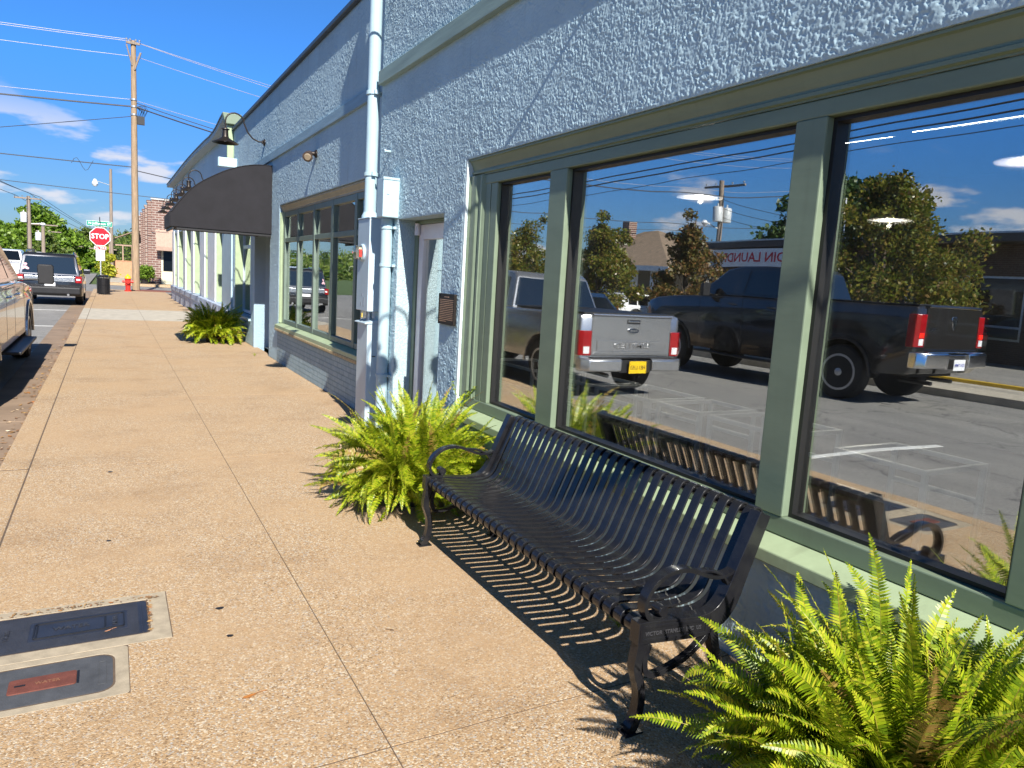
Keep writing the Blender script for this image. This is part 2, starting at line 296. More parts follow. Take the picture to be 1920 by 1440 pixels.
# ---------------- mesh helpers ----------------
class MB:
    def __init__(s): s.v = []; s.f = []; s.mi = []; s.cur = 0
    def add(s, vs, fs):
        o = len(s.v); s.v += [tuple(x) for x in vs]; s.f += [tuple(i+o for i in q) for q in fs]; s.mi += [s.cur]*len(fs); return s
    def box(s, x0, x1, y0, y1, z0, z1):
        if x0 > x1: x0, x1 = x1, x0
        if y0 > y1: y0, y1 = y1, y0
        if z0 > z1: z0, z1 = z1, z0
        return s.add([(x0,y0,z0),(x1,y0,z0),(x1,y1,z0),(x0,y1,z0),(x0,y0,z1),(x1,y0,z1),(x1,y1,z1),(x0,y1,z1)],
              [(0,3,2,1),(4,5,6,7),(0,1,5,4),(1,2,6,5),(2,3,7,6),(3,0,4,7)])
    def prism(s, pts, a0, a1, axis='y'):
        """pts 2D polygon; axis y: pts=(x,z) from y=a0 to a1; x: pts=(y,z); z: pts=(x,y)"""
        def P(p, a): return {'y': (p[0], a, p[1]), 'x': (a, p[0], p[1]), 'z': (p[0], p[1], a)}[axis]
        n = len(pts); vs = [P(p, a0) for p in pts]+[P(p, a1) for p in pts]
        fs = [tuple(range(n)), tuple(range(2*n-1, n-1, -1))]+[(i, i+n, (i+1) % n+n, (i+1) % n) for i in range(n)]
        return s.add(vs, fs)
    def slab(s, pts, t):
        """3D polygon thickened along its normal"""
        P = [Vector(p) for p in pts]; nrm = Vector((0, 0, 0))
        for i in range(len(P)): nrm += P[i].cross(P[(i+1) % len(P)])
        nrm.normalize(); n = len(P)
        vs = P+[p+nrm*t for p in P]
        return s.add(vs, [tuple(range(n-1, -1, -1)), tuple(range(n, 2*n))]+[(i, (i+1) % n, (i+1) % n+n, i+n) for i in range(n)])
    def tube(s, pts, r, n=8, cap=True, sq=1.):
        P = [Vector(p) for p in pts]; rs = r if isinstance(r, (list, tuple)) else [r]*len(P)
        rings = []; up = None
        for i, p in enumerate(P):
            t = (P[min(i+1, len(P)-1)]-P[max(i-1, 0)]).normalized()
            if up is None:
                up = Vector((0, 0, 1)) if abs(t.z) < .9 else Vector((0, 1, 0))
            a = t.cross(up).normalized(); b = a.cross(t).normalized(); up = b
            rings.append([p+a*math.cos(2*math.pi*k/n)*rs[i]+b*math.sin(2*math.pi*k/n)*rs[i]*sq for k in range(n)])
        vs = [q for ring in rings for q in ring]; fs = []
        for i in range(len(P)-1):
            for k in range(n): fs.append((i*n+k, i*n+(k+1) % n, (i+1)*n+(k+1) % n, (i+1)*n+k))
        if cap: fs += [tuple(range(n-1, -1, -1)), tuple(range((len(P)-1)*n, len(P)*n))]
        return s.add(vs, fs)
    def lathe(s, prof, c=(0, 0, 0), n=20, axis='z'):
        vs = []; fs = []
        for r, h in prof:
            for k in range(n):
                a = 2*math.pi*k/n; q = (r*math.cos(a), r*math.sin(a), h)
                if axis == 'x': q = (q[2], q[0], q[1])
                if axis == 'y': q = (q[1], q[2], q[0])
                vs.append((c[0]+q[0], c[1]+q[1], c[2]+q[2]))
        m_ = len(prof)
        for i in range(m_-1):
            for k in range(n): fs.append((i*n+k, i*n+(k+1) % n, (i+1)*n+(k+1) % n, (i+1)*n+k))
        fs += [tuple(range(n-1, -1, -1)), tuple(range((m_-1)*n, m_*n))]
        return s.add(vs, fs)
    def loft(s, rings, cap=True):
        n = len(rings[0]); vs = [q for r in rings for q in r]; fs = []
        for i in range(len(rings)-1):
            for k in range(n): fs.append((i*n+k, i*n+(k+1) % n, (i+1)*n+(k+1) % n, (i+1)*n+k))
        if cap: fs += [tuple(range(n-1, -1, -1)), tuple(range((len(rings)-1)*n, len(rings)*n))]
        return s.add(vs, fs)
    def build(s, name, mats, parent=None, smooth=False, bevel=0., seg=2, loc=None, angle=40, fix=True):
        me = bpy.data.meshes.new(name); me.from_pydata(s.v, [], s.f)
        if not isinstance(mats, (list, tuple)): mats = [mats]
        for mm in mats: me.materials.append(mm)
        if len(mats) > 1: me.polygons.foreach_set('material_index', s.mi)
        if fix:
            bm = bmesh.new(); bm.from_mesh(me); bmesh.ops.recalc_face_normals(bm, faces=bm.faces); bm.to_mesh(me); bm.free()
        if smooth:
            me.polygons.foreach_set('use_smooth', [True]*len(me.polygons)); me.set_sharp_from_angle(angle=R_(angle))
        o = bpy.data.objects.new(name, me); C.objects.link(o)
        if parent is not None: o.parent = parent
        if loc: o.location = loc
        if bevel:
            b = o.modifiers.new('bevel', 'BEVEL'); b.width = bevel; b.segments = seg; b.limit_method = 'ANGLE'; b.angle_limit = R_(40)
        return o
def tag(o, label=None, cat=None, group=None, kind=None):
    if label: o['label'] = label
    if cat: o['category'] = cat
    if group: o['group'] = group
    if kind: o['kind'] = kind
    return o
def thing(name, loc, label, cat, group=None, rz=0.):
    o = bpy.data.objects.new(name, None); C.objects.link(o); o.location = loc; o.rotation_euler = (0, 0, rz); o.empty_display_size = .2
    return tag(o, label, cat, group)
def copy_tree(o, parent=None):
    c = o.copy(); C.objects.link(c)
    if parent is not None: c.parent = parent
    for ch in o.children: copy_tree(ch, c)
    return c
def structure(o): o['kind'] = 'structure'; return o
def text(name, s, size, mtl, parent, loc, rot, ext=.002, align='CENTER', sx=1.):
    cu = bpy.data.curves.new(name, 'FONT'); cu.body = s; cu.size = size; cu.extrude = ext; cu.align_x = align; cu.align_y = 'CENTER'
    cu.resolution_u = 2; cu.offset = size*.018
    t = bpy.data.objects.new(name, cu); C.objects.link(t)
    me = bpy.data.meshes.new_from_object(t.evaluated_get(bpy.context.evaluated_depsgraph_get()))
    bpy.data.objects.remove(t)
    me.materials.clear(); me.materials.append(mtl)
    o = bpy.data.objects.new(name, me); C.objects.link(o); o.parent = parent; o.location = loc; o.rotation_euler = rot; o.scale = (sx, 1, 1)
    return o
rnd = random.Random(7)

# =====================================================================
# GROUND, ROAD, SIDEWALK
# =====================================================================
def sheet(name, x0, x1, y0, y1, z, mt, nx=1, ny=1):
    b = MB(); b.add([(x0, y0, z), (x1, y0, z), (x1, y1, z), (x0, y1, z)], [(0, 1, 2, 3)])
    return structure(b.build(name, mt))
sheet('ground', -700, 700, -300, 1500, -.30, m_grass)
b = MB(); b.prism([(-1.25, -30), (-1.25, 44.9), (40, 44.9), (40, 57.2), (-1.25, 57.2), (-1.25, 98), (-9.6, 98), (-9.6, 57.2), (-40, 57.2), (-40, 44.9), (-9.6, 44.9), (-9.6, -30)][::-1], -.29, -.154, 'z')
structure(b.build('road', m_asph))
b = MB(); b.box(-40, -11.6, -20, 44.0, -.29, -.06); structure(b.build('parking_lot', m_asph))
b = MB(); b.box(-11.6, -9.75, -30, 44.0, -.29, -.02); b.box(-9.75, -9.6, -30, 44.0, -.29, -.0); structure(b.build('far_sidewalk', m_conc, bevel=.01))
b = MB()
yy = -30
while yy < 57.2:
    if yy > 44.9 : break
    y1 = min(yy+3., 44.9); b.box(-1.25, -.752, yy+.003, y1-.003, -.25, -.148+rnd.uniform(-.002, .002)); yy += 3.
structure(b.build('gutter', m_gutter, bevel=.006))
# sidewalk slabs with real joints over a dirt bed
b = MB(); b.box(-.74, 2.62, -8, 44.5, -.29, -.0016); structure(b.build('joint_bed', m_dark))
ys = [-8, -4, -1.0, 2.15, 6.35, 9.5, 14.0, 15.5, 18.7, 22.1, 26.9, 30, 33, 36.5, 40, 44.55]
def covers_hole(x0, x1, y0, y1): return False
b = MB(); g = MB(); kb = MB(); gk = MB(); j = .0022
for i in range(len(ys)-1):
    y0, y1 = ys[i]+.0038, ys[i+1]-.0038
    t = g if abs(ys[i]-22.1) < .01 else b
    z = 0.
    if i == 3:      # covers sit in this slab: leave their pocket out
        t.box(.215+j, .82-j, y0, y1, -.1, z)
        t.box(-.55+j, .215+j, y0, 2.845, -.1, z); t.box(-.55+j, .215+j, 3.735, y1, -.1, z)
        t.box(.045, .215+j, 2.845, 3.235, -.1, z)
    else: t.box(-.55+j, .82-j, y0, y1, -.1, z)
    y0b, y1b = (y0, y1)
    t.box(.82+j, 2.62, y0b, y1b, -.1, z+.0008)
    (gk if t is g else kb).box(-.75, -.55-j, y0, y1, -.24, z+.001)
structure(b.build('sidewalk', m_walk)); structure(g.build('sidewalk_patch', m_conc, bevel=.004))
structure(kb.build('kerb', m_walk, bevel=.015, seg=3)); structure(gk.build('kerb_patch', m_conc, bevel=.015, seg=3))
# far side of the cross street
b = MB(); b.box(-.75, 30, 57.2, 59.4, -.29, 0); structure(b.build('far_walk', m_walk, bevel=.02))
b = MB(); b.box(-.75, 2.6, 59.4, 98, -.29, .02); structure(b.build('far_side_walk', m_conc, bevel=.02))
# painted stall ticks
b = MB()
for y in (5.3, 15.65, 21.5, 28.0): b.box(-4.3, -1.26, y-.05, y+.05, -.156, -.150)
structure(b.build('stall_lines', m_line))
b = MB(); b.box(-11.75, -11.61, 2, 30, -.06, .06)
structure(b.build('yellow_kerb', m_yellow, bevel=.015))
# kerb ramp panel at the corner
b = MB(); pts = [(2.15+1.2*math.cos(a), 43.6+1.7*math.sin(a)) for a in [math.pi*k/14 for k in range(15)]]
b.prism(pts, 0.004, .05, 'z'); o = b.build('kerb_ramp_panel', mat('brick_red_panel', (.16, .06, .045), .8, bump=.5, bs=30, bd=.01), bevel=.01)
tag(o, 'dark brick red rounded ramp panel on the sidewalk corner beside the wooden pole', 'ramp panel')

# utility covers
t = thing('utility_cover', (-.17, 3.48, 0), 'long black rectangular utility cover with fine ribs set in a pale concrete collar', 'utility cover')
ox, oy = -.17, 3.48
def rrect(x0, x1, y0, y1, r, n=5):
    pts = []
    for cx, cy, a0 in ((x1-r, y1-r, 0), (x0+r, y1-r, 90), (x0+r, y0+r, 180), (x1-r, y0+r, 270)):
        for k in range(n+1): a = R_(a0+90*k/n); pts.append((cx+r*math.cos(a), cy+r*math.sin(a)))
    return pts
def ring(b, outer, inner, z0, z1):
    n = len(outer)
    vs = [(p[0], p[1], z1) for p in outer]+[(p[0], p[1], z1) for p in inner]+[(p[0], p[1], z0) for p in outer]+[(p[0], p[1], z0) for p in inner]
    fs = []
    for i in range(n):
        k = (i+1) % n; fs += [(i, k, k+n, i+n), (i+2*n, i+3*n, k+3*n, k+2*n), (i, i+2*n, k+2*n, k), (i+n, k+n, k+3*n, i+3*n)]
    b.add(vs, fs)
m_ccov = mat('black_polymer', (.022, .025, .036), .45, var=.25, vs=10, bump=.4, bs=200, bd=.001)
b = MB(); ring(b, rrect(-.379, .384, -.244, .254, .008), rrect(-.325, .305, -.165, .185, .02), -.1, .0005); b.build('collar', m_collar, t, bevel=.003)
b = MB(); b.prism(rrect(-.318, .298, -.158, .178, .018), -.1, -.0006, 'z')
lid = b.build('lid', m_ccov, t, bevel=.003)
b = MB()
for k in range(30):
    y = -.148+k*.0107
    if -.075 < y < .1: b.box(-.30, -.155, y, y+.004, 0, .0022); b.box(.215, .26, y, y+.004, 0, .0022)
    else: b.box(-.30, .26, y, y+.004, 0, .0022)
b.box(.272, .276, -.15, .17, 0, .004)
b.build('ribs', m_ccov, lid).location.z = -.0006
b = MB(); ring(b, rrect(-.14, .205, -.06, .085, .012), rrect(-.134, .199, -.054, .079, .01), 0, .003); b.build('inset_frame', m_blackm, lid)
b = MB(); b.box(.125, .133, -.045, .07, -.001, .0008); b.build('slot', m_gasket, lid); b = MB(); b.box(-.13, -.124, -.05, .07, 0, .003); b.build('slot', m_gasket, lid)
m_let = mat('worn_lettering', (.032, .034, .042), .5)
text('lettering', 'WATER', .040, m_let, lid, (-.0, .012, .0015), (0, 0, 0), .001)
text('lettering', 'METER', .028, m_let, lid, (.168, .012, .0015), (0, 0, R_(90)), .001)
text('lettering', 'WATER', .028, m_let, lid, (-.235, .01, .003), (0, 0, R_(90)), .001)
t = thing('utility_cover', (-.2, 3.04, 0), 'dark grey rounded utility cover with a small rust red lid in its middle', 'utility cover')
m_cast = mat('grey_cast_lid', (.065, .068, .075), .7, var=.25, vs=12, bump=.6, bs=150, bd=.002)
b = MB(); ring(b, rrect(-.349, .243, -.194, .193, .02), rrect(-.255, .195, -.15, .15, .06), -.1, .0); b.build('collar', m_collar, t, bevel=.003)
b = MB(); b.prism(rrect(-.25, .19, -.145, .145, .055), -.1, -.001, 'z'); lid = b.build('lid', m_cast, t, bevel=.004)
b = MB(); ring(b, rrect(.135, .165, -.09, .09, .004), rrect(.139, .161, -.086, .086, .003), -.001, .001); b.build('inset_frame', m_cast, lid); b = MB(); ring(b, rrect(-.235, -.205, -.09, .09, .004), rrect(-.231, -.209, -.086, .086, .003), -.001, .001); b.build('inset_frame', m_cast, lid)
b = MB(); b.prism(rrect(-.155, .065, -.052, .052, .012), -.05, .003, 'z'); b2 = b.build('centre_lid', mat('rust_red_iron', (.14, .042, .028), .75, var=.25, vs=20, bump=.7, bs=260, bd=.002), t, bevel=.002)
b = MB(); b.box(-.135, -.10, -.006, .004, .0032, .0045); b.build('slot', m_gasket, b2); b = MB(); b.box(.066, .074, -.048, .05, -.002, -.0004); b.build('slot', m_gasket, b2)
text('lettering', 'WATER', .024, mat('rust_lettering', (.2, .09, .05), .7), b2, (-.03, 0, .0035), (0, 0, 0), .001)

# dead leaves along the gutter (uncountable) and a few single ones
def leaf_bits(n, fn, seed, s0, s1):
    r = random.Random(seed); b = MB()
    for _ in range(n):
        x, y, z = fn(r); a = r.uniform(0, 6.28); s = r.uniform(s0, s1); c, sn = math.cos(a), math.sin(a)
        q = [(-s, 0), (-.3*s, .45*s), (.6*s, .3*s), (s*1.1, 0), (.5*s, -.35*s), (-.3*s, -.4*s)]
        zs = [z+r.uniform(.001, s*.5) for _ in q]
        b.add([(x+p[0]*c-p[1]*sn, y+p[0]*sn+p[1]*c, zz) for p, zz in zip(q, zs)], [tuple(range(6))])
    return b
def gl(r):
    y = 4+abs(r.gauss(0, 1))*10; return (-.78-abs(r.gauss(0, .09)), y, -.147)
m_litter = leafmat('leaf_litter', [(.30, .12, .04), (.42, .26, .10), (.18, .09, .04), (.55, .42, .28)], .1)
tag(leaf_bits(420, gl, 3, .012, .035).build('dead_leaves', m_litter, fix=False), 'dry brown leaves and litter gathered in the gutter along the kerb', 'leaf litter', kind='stuff')
def gl2(r): return (2.33-abs(r.gauss(0, .05)), r.uniform(2, 12), .001)
tag(leaf_bits(260, gl2, 5, .004, .012).build('wall_litter', m_litter, fix=False), 'small bits of dirt and leaf litter at the foot of the blue wall', 'leaf litter', kind='stuff')
def cl(r):
    if r.random() < .6: return (r.uniform(-.5, .2), 3.68+r.uniform(-.015, .02), .004)
    return (.134+r.uniform(-.004, .012), r.uniform(3.32, 3.7), .0)
tag(leaf_bits(160, cl, 9, .003, .012).build('cover_litter', m_litter, fix=False), 'crumbled leaf bits caught along the edge of the black utility cover', 'leaf litter', kind='stuff')
def single_leaf(x, y, s, a, col, label, name='fallen_leaf', cat='leaf'):
    b = MB(); pts = []
    for k in range(9):
        u = -1+k/4; w = .32*(1-u*u)**.8*(1+.15*math.sin(9*u)); pts.append((u*s, w*s, .004+.15*s*abs(w)+.1*s*u*u))
    for k in range(7, 0, -1):
        u = -1+k/4; w = -.3*(1-u*u)**.8; pts.append((u*s, w*s, .004+.18*s*abs(w)+.1*s*u*u))
    b.add(pts, [tuple(range(len(pts)))]); b.tube([(s, 0, .004+.1*s), (s*1.5, .08*s, .006), (s*2.3, .05*s, .004)], .0012, 5)
    o = b.build(name, mat('leaf_'+name+str(col), col, .7, var=.3, vs=40), fix=False); o.location = (x, y, .001); o.rotation_euler = (0, 0, a)
    return tag(o, label, cat)
single_leaf(.435, 2.64, .03, .25, (.40, .15, .03), 'curled orange leaf with a long stalk lying left of the long sidewalk joint')
single_leaf(-.03, 3.385, .016, .5, (.45, .22, .12), 'small pinkish brown leaf on the near edge of the black utility cover')
single_leaf(1.10, 2.93, .014, 2.4, (.12, .06, .03), 'tiny dark brown leaf between the long sidewalk joint and the bench')
single_leaf(1.62, 7.75, .02, 2.6, (.25, .1, .04), 'thin reddish twig like leaf on the sidewalk short of the brick base')
for i, (x, y, s, lb) in enumerate(((.43, 3.44, .017, 'dark gum spot, farther of the two left of the bench on the sidewalk'), (.435, 3.15, .013, 'dark gum spot, nearer of the two left of the bench on the sidewalk'),
                                   (-.03, 4.55, .012, 'dark gum spot beyond the black utility cover'), (-.02, 6.1, .016, 'dark gum spot near the left part of the dirty sidewalk slab'))):
    b = MB(); pts = [(s*(1+.25*math.sin(3*a+i))*math.cos(a), s*.8*(1+.2*math.cos(2*a+i))*math.sin(a)) for a in [k*.4488 for k in range(14)]]
    b.prism(pts, .0015, .004, 'z'); o = b.build('gum_spot', m_blackm); o.location = (x, y, 0); tag(o, lb, 'gum spot', 'gum spots on the sidewalk')
#==PART2==
# =====================================================================
# STOREFRONTS
# =====================================================================
def panels(b, x0, x1, y0, y1, z0, z1, ops):
    """wall slab with rectangular openings (ya, yb, za, zb)"""
    cuts = sorted({y0, y1} | {q for o in ops for q in o[:2] if y0 < q < y1})
    for a, c in zip(cuts[:-1], cuts[1:]):
        zs = [z0]
        for o in sorted([o for o in ops if o[0] < (a+c)/2 < o[1]], key=lambda o: o[2]): zs += [o[2], o[3]]
        zs.append(z1)
        for i in range(0, len(zs), 2):
            if zs[i+1]-zs[i] > 1e-4: b.box(x0, x1, a, c, zs[i], zs[i+1])
X1, X2 = 2.42, 2.55
def vnoise(Y, Z, cell, seed):
    rs = np.random.RandomState(seed); T = rs.rand(256, 256)
    u = Y/cell; w = Z/cell; iu = np.floor(u).astype(int); iw = np.floor(w).astype(int); fu = u-iu; fw = w-iw
    fu = fu*fu*(3-2*fu); fw = fw*fw*(3-2*fw); a = lambda p, q: T[(iu+p) % 256, (iw+q) % 256]
    return (a(0, 0)*(1-fu)+a(1, 0)*fu)*(1-fw)+(a(0, 1)*(1-fu)+a(1, 1)*fu)*fw
def stucco_skin(x, y0, y1, z0, z1, ops, step, amp, cell, m_, par, seed=1, name='stucco'):
    """trowelled stucco as real relief: a fine grid standing out from the wall face"""
    def lines(a, b, cuts):
        cs = sorted({a, b} | {c for c in cuts if a < c < b}); out_ = [np.array([a])]
        for p, q in zip(cs[:-1], cs[1:]): n = max(1, int(round((q-p)/step))); out_.append(np.linspace(p, q, n+1)[1:])
        return np.concatenate(out_)
    ya = lines(y0, y1, [q for o in ops for q in o[:2]]); za = lines(z0, z1, [q for o in ops for q in o[2:]])
    Y, Z = np.meshgrid(ya, za, indexing='ij')
    wy = Y+.02*(vnoise(Y, Z, .05, seed+7)-.5); wz = Z+.02*(vnoise(Y, Z, .06, seed+8)-.5)
    h = .55*vnoise(wy+.3*wz, wz*.85, cell, seed)+.45*vnoise(wy-.4*wz, wz*.9, cell*.55, seed+1)
    h = np.clip((h-.36)/.24, 0, 1); h = h*h*(3-2*h); h *= .3+.8*vnoise(Y, Z, .055, seed+2); h += .22*vnoise(Y, Z, cell*.35, seed+3)
    big = vnoise(Y, Z, .7, seed+4); h = (h*amp*(.75+.5*big)).clip(0)
    edge = np.minimum(np.minimum(Y-y0, y1-Y), np.minimum(Z-z0, z1-Z))
    for o in ops:
        dd_ = np.maximum(np.maximum(o[0]-Y, Y-o[1]), np.maximum(o[2]-Z, Z-o[3])); edge = np.minimum(edge, np.maximum(dd_, 0))
    h *= np.clip(edge/.015, 0, 1)
    V = np.stack([x-.0012-h, Y, Z], -1).reshape(-1, 3); ny_, nz_ = len(ya), len(za)
    I = np.arange(ny_*nz_).reshape(ny_, nz_); q = np.stack([I[:-1, :-1], I[:-1, 1:], I[1:, 1:], I[1:, :-1]], -1)
    cy_ = .5*(ya[:-1]+ya[1:])[:, None]; cz_ = .5*(za[:-1]+za[1:])[None, :]; keep = np.ones((ny_-1, nz_-1), bool)
    for o in ops: keep &= ~((cy_ > o[0]) & (cy_ < o[1]) & (cz_ > o[2]) & (cz_ < o[3]))
    q = q[keep].reshape(-1, 4); n = len(q); me = bpy.data.meshes.new(name)
    me.vertices.add(len(V)); me.vertices.foreach_set('co', V.astype(np.float32).ravel()); me.loops.add(n*4); me.loops.foreach_set('vertex_index', q.astype(np.int32).ravel())
    me.polygons.add(n); me.polygons.foreach_set('loop_start', np.arange(0, n*4, 4, dtype=np.int32)); me.update(calc_edges=True)
    me.polygons.foreach_set('use_smooth', [True]*n); me.materials.append(m_)
    o_ = bpy.data.objects.new(name, me); C.objects.link(o_); o_.parent = par; o_.matrix_parent_inverse = Matrix.Translation(-Vector(par.location)); return o_
# ---- near shop ----
S1 = thing('storefront', (X1, 2, 0), 'near shop front of rough blue stucco with wide sage green framed windows behind the bench', 'building')
def P(b, name, m_, par, **k):
    o = b.build(name, m_, None, **k); o.parent = par
    par_loc = Vector(par.location) if par.type == 'EMPTY' else Vector((0, 0, 0))
    o.matrix_parent_inverse = Matrix.Translation(-par_loc); return o
b = MB(); panels(b, X1, X1+.22, -6, 7.3, -.1, 4.85, [(-2.0, 5.22, .513, 2.52), (5.6, 6.68, -.1, 2.14)]); P(b, 'wall', m_st1, S1)
stucco_skin(X1, .3, 7.299, 0, 4.84, [(-2.0, 5.22, .513, 2.52), (5.6, 6.68, -.1, 2.14)], .0050, .0050, .0098, m_stp, S1, 11)
b = MB(); b.box(X1-.03, X1+.26, -6, 7.3, 4.85, 4.93); P(b, 'coping', m_cap, S1, bevel=.01)
b = MB(); b.box(X1-.055, X1-.002, -6, 7.27, 3.47, 3.60); P(b, 'band', mat('weathered_green_board', (.24, .33, .30), .6, var=.15, vs=5, bump=.5, bs=25, stretch=(1, .3, 4)), S1, bevel=.004)
W1 = MB()
gx = 2.55   # glass plane
yj = [(4.80, 4.90), (3.86, 4.06), (2.00, 2.15), (.95, 1.12), (-1.70, -1.60)]
for a, c in yj[1:4]: W1.box(2.475, 2.59, a, c, .685, 2.325)
W1.box(2.485, 2.59, 4.80, 4.90, .685, 2.325); W1.box(2.485, 2.59, -1.70, -1.60, .685, 2.325)
W1.box(2.48, 2.59, -1.995, 5.19, .603, .685); W1.box(2.48, 2.59, -1.995, 5.19, 2.325, 2.395)
fr = P(W1, 'window_frame', m_trim, S1, bevel=.006)
# crown moulding under the stucco head and the stepped jamb moulding at the far end
prof = [(2.43, 2.517), (2.43, 2.505), (2.445, 2.50), (2.452, 2.485), (2.462, 2.466), (2.468, 2.445), (2.472, 2.44), (2.472, 2.43), (2.462, 2.425), (2.462, 2.41), (2.478, 2.405), (2.478, 2.397), (2.60, 2.397), (2.60, 2.517)]
b = MB(); b.prism(prof, -1.99, 5.19, 'y'); P(b, 'head_moulding', m_trim, fr, smooth=True, angle=25)
prof = [(2.60, 5.195), (2.44, 5.195), (2.44, 5.185), (2.452, 5.17), (2.447, 5.13), (2.453, 5.09), (2.465, 5.075), (2.472, 5.07), (2.472, 5.055), (2.464, 5.05), (2.464, 5.02), (2.472, 5.015), (2.478, 5.0), (2.492, 4.985), (2.484, 4.98), (2.484, 4.905), (2.60, 4.905)]
b = MB(); b.prism(prof, .687, 2.395, 'z'); P(b, 'jamb_moulding', m_trim, fr, smooth=True, angle=25)
b = MB()
for a, c in ((4.06, 4.80), (2.15, 3.86), (1.12, 2.0), (-1.60, .95)):
    for q in ((a, a+.018, .687, 2.323), (c-.018, c, .687, 2.323), (a+.018, c-.018, .687, .703), (a+.018, c-.018, 2.307, 2.323)): b.box(2.515, 2.575, *q)
P(b, 'gasket', m_gasket, fr)
for a, c in ((4.06, 4.80), (2.15, 3.86), (1.12, 2.0), (-1.60, .95)):
    b = MB(); b.box(gx, gx+.008, a+.017, c-.017, .702, 2.308); P(b, 'pane', m_glass, fr)
b = MB(); b.prism([(2.355, .515), (2.62, .515), (2.62, .600), (2.478, .600), (2.355, .572)], -1.998, 5.218, 'y'); P(b, 'sill', m_trimp, S1, bevel=.006)
# white painted reveal of the far jamb
b = MB(); b.box(X1-.001, X1+.20, 5.1955, 5.2185, .602, 2.518); P(b, 'reveal', mat('white_blue_reveal', (.62, .72, .75), .6, bump=.6, bs=70, bd=.003), S1)
# door
D1 = MB(); y0, y1 = 5.602, 6.60
D1.box(2.60, 2.66, y0, y0+.07, .02, 2.10); D1.box(2.60, 2.66, y1-.11, y1, .02, 2.10); D1.box(2.60, 2.66, y0+.07, y1-.11, 1.96, 2.10); D1.box(2.60, 2.66, y0+.07, y1-.11, .02, .24)
m_alu = mat('pinkish_white_aluminium', (.74, .71, .73), .35, metal=.1, var=.04)
dr = P(D1, 'door', m_alu, S1, bevel=.005)
b = MB(); b.box(2.63, 2.638, y0+.07, y1-.11, .24, 1.96); P(b, 'pane', m_glass2, dr)
b = MB(); b.tube([(2.60, 5.70, .78), (2.55, 5.70, .80), (2.545, 5.70, .84), (2.545, 5.70, 1.02), (2.55, 5.70, 1.06), (2.60, 5.70, 1.08)], .013, 8); P(b, 'handle', m_galv, dr, smooth=True)
b = MB(); b.box(2.585, 2.66, 6.602, 6.678, 0, 2.138); b.box(2.585, 2.66, 5.602, 6.602, 2.102, 2.138); P(b, 'door_frame', m_trim, S1, bevel=.004)
b = MB(); b.tube([(2.575, 6.585, 2.0), (2.575, 6.585, 2.11)], .028, 10); P(b, 'hinge', m_alu, dr, smooth=True)
# shop roof and inside
b = MB(); b.box(X1+.222, 12, -6, 7.3, 4.3, 4.4); P(b, 'roof', m_cap, S1)
b = MB(); b.box(2.66, 12, -6, 7.28, 3.2, 3.3); b.box(9, 9.1, -6, 7.28, 0, 3.2); b.box(2.66, 9, -6, -5.9, 0, 3.2); b.box(2.66, 9, 7.2, 7.28, 0, 3.2); P(b, 'inner_wall', m_int, S1)
b = MB(); b.box(2.66, 9, -5.9, 7.2, .0, .02); P(b, 'inner_floor', m_intf, S1)
m_lampd = mat('lit_lamp_disc', (1., .86, .62), .5, emit=6); m_lampw = mat('lamp_disc_shade', (.22, .21, .22), .6, emit=.12)
for (x, y, z, lb) in ((4.32, 4.67, 2.4, 'flat round pendant lamp behind the middle pane near the reflected pole'), (4.28, 2.12, 2.4, 'flat round pendant lamp at the right edge of the right hand pane'), (6.45, 4.38, 2.4, 'flat round pendant lamp seen through the reflected tree')):
    t = thing('pendant_lamp', (x, y, z), lb, 'lamp', 'round pendant lamps inside the shop')
    b = MB(); b.lathe([(.02, .05), (.07, .03), (.17, .012), (.19, 0), (.0, 0)], n=28); b.build('lamp_shade', m_lampw, t, smooth=True)
    b = MB(); b.lathe([(.0, -.010), (.02, -.007), (.028, -.001)], n=18); b.build('bulb', m_lampd, t, smooth=True)
    b = MB(); b.tube([(0, 0, .05), (0, 0, 3.2-z)], .004, 6); b.build('cord', m_blackm, t)
    pl_ = bpy.data.lights.new('pendant_light', 'POINT'); pl_.energy = 22; pl_.color = (1, .9, .75); pl_.shadow_soft_size = .02; lo_ = bpy.data.objects.new('pendant_light', pl_); C.objects.link(lo_); lo_.parent = t; lo_.location = (0, 0, -.034)
m_led = mat('led_tube', (1., .95, .85), .5, emit=12)
for (p, q, lb) in (((3.26, 2.52, 2.4), (3.28, 2.27, 2.4), 'shorter glowing tube light inside the shop behind the right pane'), ((3.25, 2.15, 2.4), (3.27, 1.68, 2.4), 'longer glowing tube light inside the shop behind the right pane')):
    b = MB(); b.tube([p, q], .0013, 8); lo_ = tag(b.build('tube_light', m_led), lb, 'light'); b = MB(); b.tube([p, (p[0], p[1], 3.2)], .0015, 4); b.build('cord', m_blackm, lo_); b = MB(); b.tube([q, (q[0], q[1], 3.2)], .0015, 4); b.build('cord', m_blackm, lo_)
m_tab = mat('white_steel_frame', (.85, .87, .88), .35, metal=.2)
tabs = [(x_*.955, a_*.955, c_*.955) for x_, a_, c_ in [(2.78, 4.62, 5.35), (2.78, 3.90, 4.56), (2.8, 3.28, 3.84), (2.8, 2.86, 3.22), (2.8, 2.30, 2.80), (2.8, 1.60, 2.02)]]
